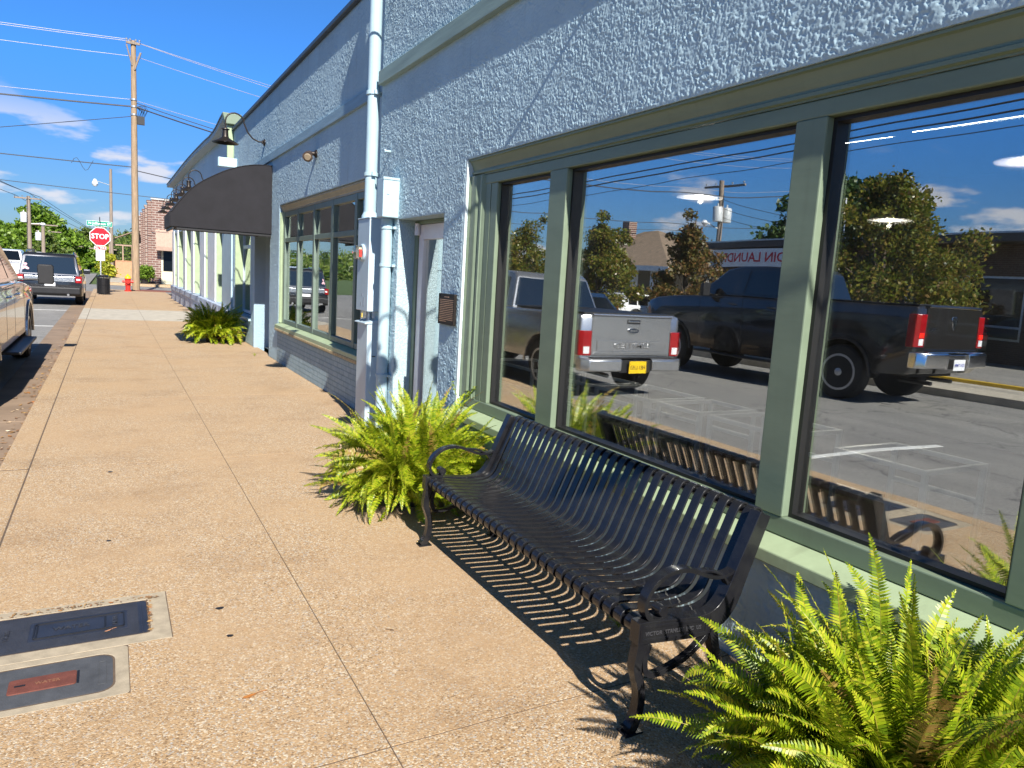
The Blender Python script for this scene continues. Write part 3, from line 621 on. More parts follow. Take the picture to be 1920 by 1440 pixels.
for i, (x, ya, yb) in enumerate(tabs):
    pos = ['behind the far narrow pane, farthest one', 'behind the far narrow pane, next to the mullion', 'at the far end of the wide middle pane', 'in the middle of the wide middle pane', 'at the near end of the wide middle pane', 'behind the right hand pane'][i]
    t = thing('display_table', (x, (ya+yb)/2, .02), 'white framed low display table '+pos, 'table', 'framed tables inside the shop window')
    hw, hh = (yb-ya)/2, .975; r = .010; b = MB()
    for dxx in (0, .4): b.box(dxx-r, dxx+r, -hw+2*r, hw-2*r, hh-2*r, hh); b.box(dxx-r, dxx+r, -hw+2*r, hw-2*r, hh-.17, hh-.15)
    for yv in (-hw, hw-2*r): b.box(r, .4-r, yv, yv+2*r, hh-2*r, hh)
    b.build('top_rail', m_tab, t, bevel=.002)
    for sx_ in (0, .4):
        for yv in (-hw, hw-2*r): b = MB(); b.box(sx_-r, sx_+r, yv, yv+2*r, 0, hh); b.build('leg', m_tab, t, bevel=.002)
for i, (ya, yb) in enumerate(((4.66, 5.3), (3.95, 4.5), (3.3, 3.8))):
    t = thing('storage_crate', (2.86, (ya+yb)/2, .02), ['black crate with faint lettering under the farthest white framed table', 'black crate with faint lettering under the table beside the mullion', 'black crate with faint lettering at the far end of the wide pane'][i], 'crate', 'black crates inside the window')
    hw = (yb-ya)/2; b = MB(); b.box(0, .38, -hw, hw, 0, .70); b.box(-.008, 0, -hw, hw, .64, .70); b.box(-.008, 0, -hw, hw, 0, .04); b.build('body', m_int, t, bevel=.01)
    text('lettering', 'STETSON', .075, mat('faint_lettering', (.35, .38, .42), .6), t, (-.002, .02, .56), (R_(90), 0, R_(-90)), .002)
# ---- middle shop ----
S2 = thing('storefront', (X2, 13, 0), 'middle shop front of blue stucco with a many paned green window and a charcoal awning', 'building')
b = MB(); panels(b, X2, X2+.2, 7.302, 18.3, -.1, 4.68, [(8.0, 12.95, -.1, 2.68), (13.75, 15.30, -.1, 2.4), (15.75, 18.0, .55, 2.7)]); P(b, 'wall', m_st2, S2)
stucco_skin(X2, 7.303, 18.29, 0, 4.67, [(8.0, 12.95, -.1, 2.68), (13.75, 15.30, -.1, 2.4), (15.75, 18.0, .55, 2.7)], .0085, .0046, .0145, m_stp, S2, 41)
b = MB(); b.box(X2-.012, X2+.19, 8.0, 12.95, -.1, .60); P(b, 'brick_base', m_pbrick, S2)
b = MB(); b.box(X2-.06, X2+.24, 7.302, 18.3, 4.68, 4.74); P(b, 'coping', m_cap, S2, bevel=.01)
b = MB(); b.box(X2-.04, X2-.002, 7.32, 18.27, 3.49, 3.62); P(b, 'band', mat('blue_grey_board', (.24, .36, .43), .6, var=.15, vs=5, bump=.4, bs=25, stretch=(1, .3, 4)), S2, bevel=.004)
b = MB(); b.prism([(X2-.055, .58), (X2+.2, .60), (X2+.2, .685), (X2+.06, .685), (X2-.055, .655)], 7.98, 12.97, 'y'); P(b, 'sill', m_trimp, S2, bevel=.006)
b = MB(); b.box(X2-.062, X2-.03, 8.0, 12.95, .555, .60); P(b, 'drip_edge', mat('tan_mortar_edge', (.45, .36, .2), .85, var=.3, vs=25, bump=.8, bs=60, bd=.008), S2, bevel=.01)
W2 = MB(); fy = [(8.0, 8.10), (8.64, 8.74), (9.71, 9.81), (10.71, 10.80), (11.74, 11.83), (12.74, 12.84)]
for a, c in fy: W2.box(2.60, 2.68, a, c, .69, 2.56)
for (a0, a), (c, c0) in zip(fy[:-1], fy[1:]): W2.box(2.605, 2.68, a, c, 2.06, 2.13); W2.box(2.605, 2.68, a, c, .69, .76); W2.box(2.605, 2.68, a, c, 2.48, 2.56)
fr2 = P(W2, 'window_frame', mat('dark_sage_paint', (.15, .20, .165), .45, var=.1, bump=.2), S2, bevel=.005)
b = MB(); b.prism([(2.57, 2.675), (2.57, 2.65), (2.585, 2.63), (2.592, 2.60), (2.60, 2.59), (2.60, 2.562), (2.72, 2.562), (2.72, 2.675)], 8.0, 12.945, 'y'); P(b, 'head_moulding', mat('olive_tan_moulding', (.36, .32, .20), .5), fr2, smooth=True, angle=25)
b = MB(); b.prism([(2.72, 12.945), (2.556, 12.945), (2.556, 12.93), (2.575, 12.91), (2.57, 12.88), (2.59, 12.87), (2.60, 12.845), (2.72, 12.845)], .69, 2.56, 'z'); P(b, 'jamb_moulding', m_trimp, fr2, smooth=True, angle=25)
for (a0, a), (c, c0) in zip(fy[:-1], fy[1:]):
    b = MB(); b.box(2.64, 2.646, a, c, .76, 2.06); P(b, 'pane', m_glass2, fr2); b = MB(); b.box(2.64, 2.646, a, c, 2.13, 2.48); P(b, 'pane', m_glass2, fr2)
# recessed doorway under the awning
b = MB(); b.box(X2-.012, X2+.199, 15.302, 15.42, 0, 2.398); P(b, 'wing_wall', m_st3, S2, bevel=.01)
b = MB(); b.box(X2+.2, X2+.62, 15.30, 15.42, 0, 2.4); b.box(X2+.2, X2+.62, 13.63, 13.75, 0, 2.4); P(b, 'door_recess', m_st3, S2)
D = MB(); D.box(2.88, 2.94, 13.752, 13.86, .02, 2.3); D.box(2.88, 2.94, 15.19, 15.298, .02, 2.3); D.box(2.88, 2.94, 13.86, 15.19, 2.12, 2.3); D.box(2.88, 2.94, 13.86, 15.19, .02, .3); D.box(2.88, 2.94, 14.47, 14.57, .3, 2.12)
dd = P(D, 'door', mat('cream_door', (.62, .60, .54), .4), S2, bevel=.005); b = MB(); b.box(2.905, 2.911, 13.86, 15.19, .3, 2.12); P(b, 'pane', m_glass2, dd)
# third window with deep jamb
W3 = MB(); W3.box(2.72, 2.78, 15.75, 15.85, .57, 2.6); W3.box(2.72, 2.78, 16.82, 16.92, .57, 2.6); W3.box(2.72, 2.78, 17.90, 17.998, .57, 2.6)
for a, c in ((15.85, 16.82), (16.92, 17.90)): W3.box(2.725, 2.78, a, c, 2.02, 2.1); W3.box(2.725, 2.78, a, c, .57, .64); W3.box(2.725, 2.78, a, c, 2.5, 2.6)
f3 = P(W3, 'window_frame', mat('blue_white_paint', (.5, .6, .65), .45), S2, bevel=.005); b = MB(); b.box(2.745, 2.751, 15.85, 17.90, .64, 2.5); P(b, 'pane', m_glass2, f3)
b = MB(); b.box(2.552, 2.72, 17.93, 17.998, .55, 2.7); P(b, 'jamb_moulding', m_trimp, f3, bevel=.004)
b = MB(); b.box(X2-.05, X2+.16, 15.72, 18.03, .50, .548); P(b, 'sill', m_bluep, S2, bevel=.005)
b = MB(); b.box(X2+.201, 12, 7.302, 18.3, 4.3, 4.4); P(b, 'roof', m_cap, S2)
b = MB(); b.box(2.96, 10, 7.32, 18.28, 3.1, 3.15); b.box(8, 8.1, 7.4, 18.2, 0, 3.1); b.box(3.0, 8, 13.2, 13.3, 0, 3.1); b.box(3.0, 8, 18.1, 18.2, 0, 3.1); P(b, 'inner_wall', m_int, S2)
b = MB(); b.box(2.76, 8, 7.4, 18.2, 0, .02); P(b, 'inner_floor', m_intf, S2)
# ---- corner shop with the swept parapet ----
S3 = thing('storefront', (X2, 27, 0), 'far corner shop front with swept parapet, white piers and green window reveals', 'building')
bays = [(19.95, 21.35), (23.05, 23.85), (25.2, 27.2), (28.1, 30.2), (31.2, 33.6), (34.3, 35.7)]
b = MB(); ops = [(a, c, .62, 2.9) for a, c in bays]; panels(b, X2, X2+.2, 18.302, 36.7, .62, 4.6, ops); b.box(X2, X2+.2, 18.302, 36.7, -.1, .6198)
P(b, 'wall', m_st3, S3)
top = [(18.302, 5.04), (18.7, 5.01), (19.2, 4.955), (19.8, 4.91), (20.8, 4.90), (22, 4.95), (25, 5.02), (28, 5.06), (33, 5.07), (36.7, 5.08)]
b = MB(); b.prism([(18.302, 4.602), (36.7, 4.602)]+[(y, z-.14) for y, z in top[::-1]], X2, X2+.2, 'x'); P(b, 'parapet', m_st3, S3)
b = MB(); b.prism([(y, z-.138) for y, z in top]+[(y, z-.03) for y, z in top[::-1]], X2-.24, X2+.25, 'x'); P(b, 'cornice', mat('grey_blue_cornice', (.33, .42, .46), .6), S3)
b = MB(); b.prism([(y, z-.029) for y, z in top]+[(y, z) for y, z in top[::-1]], X2-.26, X2+.28, 'x'); P(b, 'coping', m_cap, S3)
b = MB(); b.box(X2-.15, X2-.005, 18.2, 18.30, 4.02, 4.80); P(b, 'pilaster', m_trimp, S3, bevel=.01)
b = MB(); b.prism([(X2-.27, 5.045), (X2+.15, 5.045), (X2+.15, 4.93), (X2+.05, 4.80), (X2-.2, 4.80)], 18.1, 18.302, 'y'); P(b, 'pilaster_cap', m_trim, S3, bevel=.02)
prev = 18.302
for k, (a, c) in enumerate(bays):
    pier = MB(); pier.box(X2-.035, X2-.001, prev+.02, a-.01, .62, 3.0)
    P(pier, 'pier', m_bluep if k == 0 else m_white, S3, bevel=.005); prev = c
    j_ = MB(); j_.box(X2+.001, X2+.42, c-.05, c-.001, .622, 2.898); j_.box(X2+.2, X2+.42, a+.001, a+.05, .622, 2.898); P(j_, 'reveal', m_trimp, S3)
    w = MB(); w.box(X2+.36, X2+.41, a+.05, a+.12, .65, 2.85); w.box(X2+.36, X2+.41, c-.12, c-.05, .65, 2.85); w.box(X2+.362, X2+.41, a+.12, c-.12, 2.25, 2.35); w.box(X2+.362, X2+.41, a+.12, c-.12, .65, .75)
    wf = P(w, 'window_frame', m_white, S3, bevel=.004); g_ = MB(); g_.box(X2+.38, X2+.386, a+.12, c-.12, .75, 2.85); P(g_, 'pane', m_glass2, wf)
pier = MB(); pier.box(X2-.035, X2-.001, 35.72, 36.7, .62, 3.0); P(pier, 'pier', m_white, S3)
m_greyb = mat('grey_blue_base_paint', (.36, .42, .52), .55, var=.1)
b = MB(); y = 19.0
while y < 36.3:
    b.prism([(X2-.001, -.1), (X2-.10, -.1), (X2-.10, .40), (X2-.13, .44), (X2-.13, .60), (X2-.001, .618)], y, y+1.05, 'y'); y += 1.1
P(b, 'base_panel', m_greyb, S3, bevel=.01)
b = MB(); b.box(X2+.201, 12, 18.302, 36.7, 4.3, 4.4); P(b, 'roof', m_cap, S3)
b = MB(); b.box(3.0, 8, 18.4, 36.6, 3.1, 3.15); b.box(5, 5.1, 18.4, 36.6, 0, 3.1); b.box(3.0, 5, 36.5, 36.6, 0, 3.1); P(b, 'inner_wall', m_int, S3)
b = MB(); b.box(2.76, 12, 36.5, 36.7, -.1, 4.6); P(b, 'end_wall', m_st3, S3)

# ---- fixtures on the fronts ----
AW = thing('awning', (X2, 13.6, 2.2), 'charcoal canvas quarter round awning over the middle shop door', 'awning')
prf = [(2.545, 3.40), (2.28, 3.39), (2.02, 3.33), (1.78, 3.235), (1.53, 3.09), (1.36, 2.98), (1.19, 2.83), (.98, 2.55), (.93, 2.46), (.93, 2.22), (2.545, 2.22)]
def smooth_poly(p, it=2):
    for _ in range(it):
        q = [p[0]]
        for i in range(1, len(p)-1): q += [(.75*p[i][0]+.25*p[i-1][0], .75*p[i][1]+.25*p[i-1][1]), (.75*p[i][0]+.25*p[i+1][0], .75*p[i][1]+.25*p[i+1][1])]
        p = q+[p[-1]]
    return p
cur = smooth_poly(prf[:9], 1)
prf2 = cur+[(.90, 2.45), (.90, 2.215), (2.545, 2.215)]
b = MB(); b.prism(prf2, 13.6, 15.1, 'y'); P(b, 'canopy', m_awn, AW, smooth=True, angle=35)
b = MB(); b.tube([(x_, 13.598, z_) for x_, z_ in prf2[:-1]], .008, 6); P(b, 'piping', m_awn, AW, smooth=True)
b = MB(); b.box(1.0, 2.54, 13.62, 13.65, 2.17, 2.213); b.box(.93, .96, 13.62, 15.08, 2.17, 2.213); P(b, 'awning_frame', m_blackm, AW)
def gooseneck(x, y, z, label, group=None, far=False):
    t = thing('gooseneck_lamp', (x, y, z), label, 'lamp', group)
    b = MB(); b.lathe([(.06, 0), (.06, -.02), (.045, -.03), (.025, -.05)], n=14, axis='x'); b.box(-.06, -.02, -.03, .03, -.03, .03); b.build('wall_plate', m_bronze, t, smooth=True)
    pts = [(-.03, 0, 0), (-.12, 0, .0), (-.22, 0, .04), (-.31, 0, .14), (-.37, 0, .28)] + [(-.53+.16*math.cos(a), 0, .28+.16*math.sin(a)) for a in [math.pi*k/8 for k in range(1, 9)]]+[(-.69, 0, .2), (-.69, 0, .14)]
    b = MB(); b.tube(pts, .0135, 10); b.build('arm', m_bronze, t, smooth=True)
    b = MB(); c = (-.69, 0, 0)
    b.lathe([(.02, .16), (.07, .145), (.075, .13), (.05, .125), (.055, .02), (.06, .0), (.065, -.01), (.12, -.045), (.225, -.10), (.228, -.105), (.115, -.055), (.06, -.02)], c, 24); sh = b.build('lamp_shade', m_bronze, t, smooth=True, angle=50)
    b = MB(); b.lathe([(.02, .0), (.035, -.03), (.03, -.07), (.0, -.085)], c, 12); b.build('bulb', m_lens, sh, smooth=True)
    return t
L0 = gooseneck(X2, 14.35, 3.90, 'large dark gooseneck lamp standing out above the charcoal awning', 'gooseneck wall lamps')
def lampcopy(x, y, z, lb): c = copy_tree(L0); c.location = (x, y, z); c['label'] = lb; return c
lampcopy(X1, 6.6, 4.55, 'gooseneck lamp above the many paned window beside the downpipe')
lampcopy(X1, 2.7, 3.92, 'gooseneck lamp high over the wide shop window and bench')
lampcopy(X1, -1.2, 3.92, 'gooseneck lamp on the nearest stretch of the blue stucco wall')
nm = ['first', 'second', 'third', 'fourth', 'fifth', 'sixth']
for i, y in enumerate((21.3, 23.2, 25.4, 27.4, 29.6, 31.8)): lampcopy(X2, y, 3.62, 'small gooseneck lamp past the awning, %s of the row of six on the corner shop' % nm[i])
# round spotlight on the wall
t = thing('spotlight', (X2, 10.45, 3.22), 'small rusty adjustable spotlight on the blue wall above the paned window', 'spotlight')
b = MB(); b.lathe([(.055, 0), (.055, -.02), (.03, -.04), (.025, -.09)], n=14, axis='x'); b.build('wall_plate', m_bronze, t, smooth=True)
b = MB(); b.tube([(-.09, .0, .0), (-.12, -.02, -.03), (-.15, -.10, -.07)], [.04, .055, .07], 14); h = b.build('head', mat('brown_grey_metal', (.12, .09, .08), .45, metal=.6), t, smooth=True)
b = MB(); b.tube([(-.151, -.104, -.072), (-.156, -.12, -.08)], [.05, .04], 14); b.build('lens', mat('dull_lens', (.25, .2, .14), .2), h, smooth=True)
# downpipe
t = thing('downpipe', (2.37, 7.42, 0), 'pale blue painted mast pipe rising from the electric meter box', 'pipe')
b = MB(); b.tube([(0, 0, 2.2), (0, 0, 5.2)], .062, 20); b.build('pipe', m_bluep, t, smooth=True)
for z in (2.62, 3.42):
    b = MB(); b.lathe([(.064, z-.02), (.075, z-.018), (.075, z+.018), (.064, z+.02)], n=20); b.box(-.02, .02, -.10, -.07, z-.02, z+.02); b.box(.05, .15, -.015, .015, z-.012, z+.012); b.build('clamp', m_bluep, t, smooth=True)
b = MB(); b.lathe([(.085, 2.16), (.085, 2.20), (.066, 2.24)], n=20); b.build('hub', m_bluep, t, smooth=True)
# meter box
m_box = mat('pale_blue_box_paint', (.43, .54, .61), .38, var=.05, vs=4)
t = thing('meter_box', (2.35, 7.28, 1.7), 'tall pale blue electric meter box with a round glass meter under the mast pipe', 'meter box')
bx = MB(); bx.box(-.075, .07, -.16, .22, -.47, .46); bd_ = bx.build('cabinet', m_box, t, bevel=.006)
b = MB(); b.box(-.082, .07, -.166, .226, .46, .472); b.build('cap', m_box, t, bevel=.004)
b = MB(); b.lathe([(.088, -.075), (.09, -.09), (.078, -.10)], (0, .03, .12), 24, 'x'); b.build('meter_ring', m_box, t, smooth=True)
b = MB(); b.lathe([(.07, -.10), (.072, -.15), (.066, -.168), (.0, -.175)], (0, .03, .12), 24, 'x'); me_ = b.build('meter_glass', glassmat('meter_glass', .12, (.9, .88, .8)), t, smooth=True)
b = MB(); b.box(-.135, -.102, -.015, .075, .06, .17); b.build('dial', mat('dial_white', (.7, .68, .58), .5), me_)
b = MB(); b.box(-.135, -.108, -.040, -.018, .075, .15); b.build('dial_label', mat('dial_red', (.75, .05, .04), .4), me_)
b = MB(); b.box(-.0765, -.074, .0, .03, -.32, -.29); b.box(-.0765, -.074, -.05, -.02, -.43, -.33); b.box(-.0765, -.074, .04, .06, -.42, -.38); b.build('sticker', mat('sticker_grey', (.3, .35, .4), .6), t)
b = MB(); b.tube([(-.06, .02, -.47), (-.065, .02, -.50)], .002, 5); b.box(-.075, -.068, .01, .035, -.54, -.495); b.build('yellow_tag', mat('tag_yellow', (.8, .6, .1), .5), t)
t = thing('cable_box', (2.36, 7.28, .55), 'lower pale blue cable box with a small latch under the meter box', 'cable box')
b = MB(); b.box(-.07, .055, -.14, .20, -.56, .56); b.build('cabinet', m_box, t, bevel=.006)
b = MB(); b.prism([(-.10, .55), (-.10, .562), (.055, .60), (.055, .561)], -.15, .21, 'y'); b.build('lid', m_box, t, bevel=.003)
b = MB(); b.tube([(0, .04, .58), (0, .04, .70)], .03, 12); b.build('conduit', m_galv, t, smooth=True)
b = MB(); b.box(-.012, .022, -.147, -.14, .215, .224); b.build('latch', m_bronze, t)
# junction box and small conduit
t = thing('junction_box', (X1, 6.70, 2.33), 'pale blue painted junction box high beside the glass door head', 'junction box')
b = MB(); b.box(-.165, -.003, -.02, .16, -.18, .18); b.build('cabinet', m_bluep, t, bevel=.006); b = MB(); b.box(-.17, -.003, -.027, -.021, .165, .187); b.box(-.13, -.105, -.026, -.02, .03, .04); b.build('lip', m_bluep, t, bevel=.002)
t = thing('conduit', (2.355, 6.83, 0), 'pale blue conduit running down the wall from the junction box to the ground', 'conduit')
b = MB(); b.tube([(0, 0, 0), (0, 0, 2.14)], .055, 18); b.build('pipe', m_bluep, t, smooth=True)
for z in (.62, 1.70, 2.06):
    b = MB(); b.lathe([(.057, z-.015), (.064, z-.013), (.064, z+.013), (.057, z+.015)], n=18); b.box(-.0, .062, .04, .07, z-.012, z+.012); b.box(.03, .064, -.10, -.03, z-.012, z+.012); b.build('clamp', m_bluep, t, smooth=True)
# plaque
t = thing('plaque', (X1-.006, 5.41, 1.36), 'small dark bronze plaque full of raised lettering beside the glass door', 'plaque')
b = MB(); b.box(-.022, -.002, -.155, .155, -.125, .125); b.build('plate', m_bronze, t, bevel=.003)
m_plt = mat('bronze_letters', (.42, .27, .18), .45, metal=.4)
b = MB(); b.box(-.026, -.022, -.155, .155, .118, .125); b.box(-.026, -.022, -.155, .155, -.125, -.118); b.box(-.026, -.022, -.155, -.148, -.118, .118); b.box(-.026, -.022, .148, .155, -.118, .118)
b.build('border', m_bronze, t)
b = MB(); r5 = random.Random(5); b.box(-.0245, -.022, -.045, .045, .095, .103)
for k in range(13):
    z = .075-k*.0145; y = -.135
    yend = .135 if k < 12 else .0
    while y < yend:
        w = r5.uniform(.004, .02); b.box(-.0245, -.022, -min(y+w, .137), -y, z-.0032, z+.0032); y += w+.003
b.build('lettering', m_plt, t)
# small nub with a nail, white sign box
b = MB(); b.lathe([(.012, 0), (.012, -.05), (.02, -.055), (.02, -.07)], n=10, axis='x'); o = b.build('wall_hook', m_bluep, smooth=True); o.location = (X1, 6.98, 2.80); tag(o, 'small pale blue painted hook on the stucco above the junction box', 'hook')
t = thing('sign_box', (X2, 17.9, 3.9), 'pale blue painted box sticking out from the wall beyond the awning', 'box'); b = MB(); b.box(-.40, -.004, -.2, 0, -.1, .1); b.build('cabinet', m_bluep, t, bevel=.01)
#==PART3==
# =====================================================================
# BENCH
# =====================================================================
BN = thing('bench', (1.92, 2.88, 0), 'long black slatted steel bench with scrolled arms in front of the wide shop window', 'bench')
bxo, byo = 1.92, 2.88
def sweep(path, hs, y0, y1, b):
    """flat bar: path of (x,z), half heights hs, swept from y0 to y1"""
    n = len(path); up = []; dn = []
    for i, (x, z) in enumerate(path):
        p0 = path[max(i-1, 0)]; p1 = path[min(i+1, n-1)]; tx, tz = p1[0]-p0[0], p1[1]-p0[1]; l = math.hypot(tx, tz) or 1
        nx, nz = -tz/l, tx/l; h = hs[i] if isinstance(hs, (list, tuple)) else hs
        up.append((x+nx*h, z+nz*h)); dn.append((x-nx*h, z-nz*h))
    vs = [(x, y0, z) for x, z in up]+[(x, y1, z) for x, z in up]+[(x, y1, z) for x, z in dn]+[(x, y0, z) for x, z in dn]
    fs = []
    for i in range(n-1):
        for k in range(4): fs.append((k*n+i, k*n+i+1, ((k+1) % 4)*n+i+1, ((k+1) % 4)*n+i))
    fs += [(0, n, 2*n, 3*n), (n-1, 4*n-1, 3*n-1, 2*n-1)]
    b.add(vs, fs)
def spline(p, it=3):
    for _ in range(it):
        q = [p[0]]
        for i in range(len(p)-1):
            a, c = p[i], p[i+1]; q += [tuple(.75*u+.25*v_ for u, v_ in zip(a, c)), tuple(.25*u+.75*v_ for u, v_ in zip(a, c))]
        p = q+[p[-1]]
    return p
def rel(p): return [(x-bxo, z) for x, z in p]
front = [(1.700, .372), (1.672, .362), (1.650, .368), (1.636, .390), (1.642, .413), (1.665, .424), (1.72, .420)]
seat = front+[(1.80, .408), (1.88, .400), (1.95, .400), (2.01, .412), (2.05, .445), (2.075, .50), (2.12, .60), (2.165, .70), (2.185, .745), (2.203, .772), (2.228, .782), (2.250, .768), (2.252, .745), (2.238, .728)]
slatpath = rel(spline(seat, 2))
ns = 29; y_a, y_b = -.945, .945; pitch = (y_b-y_a)/(ns-1)
sb = MB(); sweep(slatpath, .0045, -.0225, .0225, sb)
s0 = sb.build('slat', m_black, BN, smooth=True, bevel=.0012, seg=1, angle=30)
s0.location = (0, y_a, 0)
for k in range(1, ns):
    c = s0.copy(); C.objects.link(c); c.parent = BN; c.location = (0, y_a+k*pitch, 0)
for nm_, (x, z, r) in (('front_tube', (1.668, .393, .021)), ('top_tube', (2.226, .755, .018)), ('seat_tube', (1.90, .382, .014))):
    b = MB(); b.tube([(x-bxo, y_a-.02, z), (x-bxo, y_b+.02, z)], r, 12); b.build(nm_, m_black, BN, smooth=True)
for sgn in (-1, 1):
    yc = sgn*1.0

    b = MB(); rail = rel(spline([(1.622, .392), (1.66, .392), (1.80, .378), (1.93, .366), (2.01, .385), (2.065, .44), (2.10, .53), (2.155, .66), (2.205, .775)], 2))
    hs = [.040 if i > 2 else .036 for i in range(len(rail))]
    n = len(rail); hs = [.042-.012*max(0, (i/n-.55))/.45 for i in range(n)]
    sweep(rail, hs, yc-.026, yc+.026, b); ef = b.build('end_frame', m_black, BN, bevel=.009, seg=3)
    b = MB(); b.prism([(1.628-bxo, .365), (1.95-bxo, .335), (1.95-bxo, .395), (1.80-bxo, .408), (1.628-bxo, .42)], yc+sgn*.0262, yc+sgn*.0262+sgn*.003, 'y')
    ins = [(1.64-bxo, .374), (1.94-bxo, .346), (1.94-bxo, .386), (1.80-bxo, .399), (1.64-bxo, .411)]
    b = MB(); outer = [(1.628-bxo, .363), (1.955-bxo, .333), (1.955-bxo, .397), (1.80-bxo, .410), (1.628-bxo, .423)]
    yo = yc+sgn*.026
    vs = [(x, yo, z) for x, z in outer]+[(x, yo, z) for x, z in ins]+[(x, yo+sgn*.003, z) for x, z in outer]+[(x, yo+sgn*.003, z) for x, z in ins]; fs = []
    for i in range(5):
        k = (i+1) % 5; fs += [(i+10, k+10, k+15, i+15), (i, k, k+10, i+10), (i+5, i+15, k+15, k+5)]
    b.add(vs, fs); b.build('border', m_black, ef, bevel=.001, seg=1)
    if sgn < 0:
        t_ = text('lettering', 'VICTOR  STANLEY  INC  US', .021, mat('raised_black_lettering', (.05, .05, .055), .3, coat=.3), ef, (1.785-bxo, yo-.0005, .378), (R_(90), R_(4.5), 0), .0015, sx=1.05)
    # arm: flat strap, forward curl
    arm = spline([(2.115, .578), (2.05, .548), (1.98, .545), (1.91, .573), (1.83, .604), (1.74, .598), (1.675, .555), (1.645, .495), (1.662, .443), (1.70, .424), (1.735, .432), (1.752, .456), (1.738, .478), (1.716, .474), (1.712, .458), (1.722, .450)], 3)
    arm = rel(arm); n = len(arm); hs = [.0045+.004*math.sin(math.pi*min(1, i/n*1.3)) for i in range(n)]
    b = MB(); sweep(arm, hs, yc-.021, yc+.021, b); b.build('armrest', m_black, BN, smooth=True, bevel=.003, seg=2, angle=30)
    b = MB(); b.lathe([(.016, -.024), (.019, -.020), (.019, .020), (.016, .024)], (1.728-bxo, yc, .458), 16, 'y'); b.build('scroll', m_black, BN, smooth=True)
    b = MB(); sweep(rel(spline([(1.90, .580), (1.97, .575), (2.03, .545), (2.07, .485)], 2)), .006, yc-.016, yc+.016, b); b.build('arm_brace', m_black, BN, smooth=True, bevel=.003)
    # legs
    lg = spline([(1.655, .365), (1.640, .30), (1.633, .25), (1.655, .20), (1.668, .14), (1.662, .07), (1.640, .02), (1.622, .004)], 3); lg = rel(lg); n = len(lg)
    hs = [.022-.006*math.sin(math.pi*i/n) + (.010*max(0, i/n-.85)/.15) for i in range(n)]
    b = MB(); sweep(lg, hs, yc-.02, yc+.02, b); b.build('leg', m_black, BN, smooth=True, bevel=.007, seg=2, angle=40)
    lg = rel(spline([(1.985, .37), (2.005, .30), (2.03, .22), (2.05, .14), (2.085, .06), (2.125, .004)], 3)); n = len(lg)
    hs = [.022-.006*math.sin(math.pi*i/n) for i in range(n)]
    b = MB(); sweep(lg, hs, yc-.02, yc+.02, b); b.build('leg', m_black, BN, smooth=True, bevel=.007, seg=2, angle=40)
    br = rel(spline([(1.690, .335), (1.672, .28), (1.680, .225), (1.72, .205), (1.80, .218), (1.90, .255), (1.99, .33)], 3))
    b = MB(); sweep(br, .011, yc-.013, yc+.013, b); b.build('stretcher', m_black, BN, smooth=True, bevel=.004, angle=40)
    b = MB(); b.box(1.60-bxo, 1.68-bxo, yc-.03, yc+.03, 0, .008); b.box(2.08-bxo, 2.16-bxo, yc-.03, yc+.03, 0, .008); b.build('foot', m_black, BN, bevel=.003)
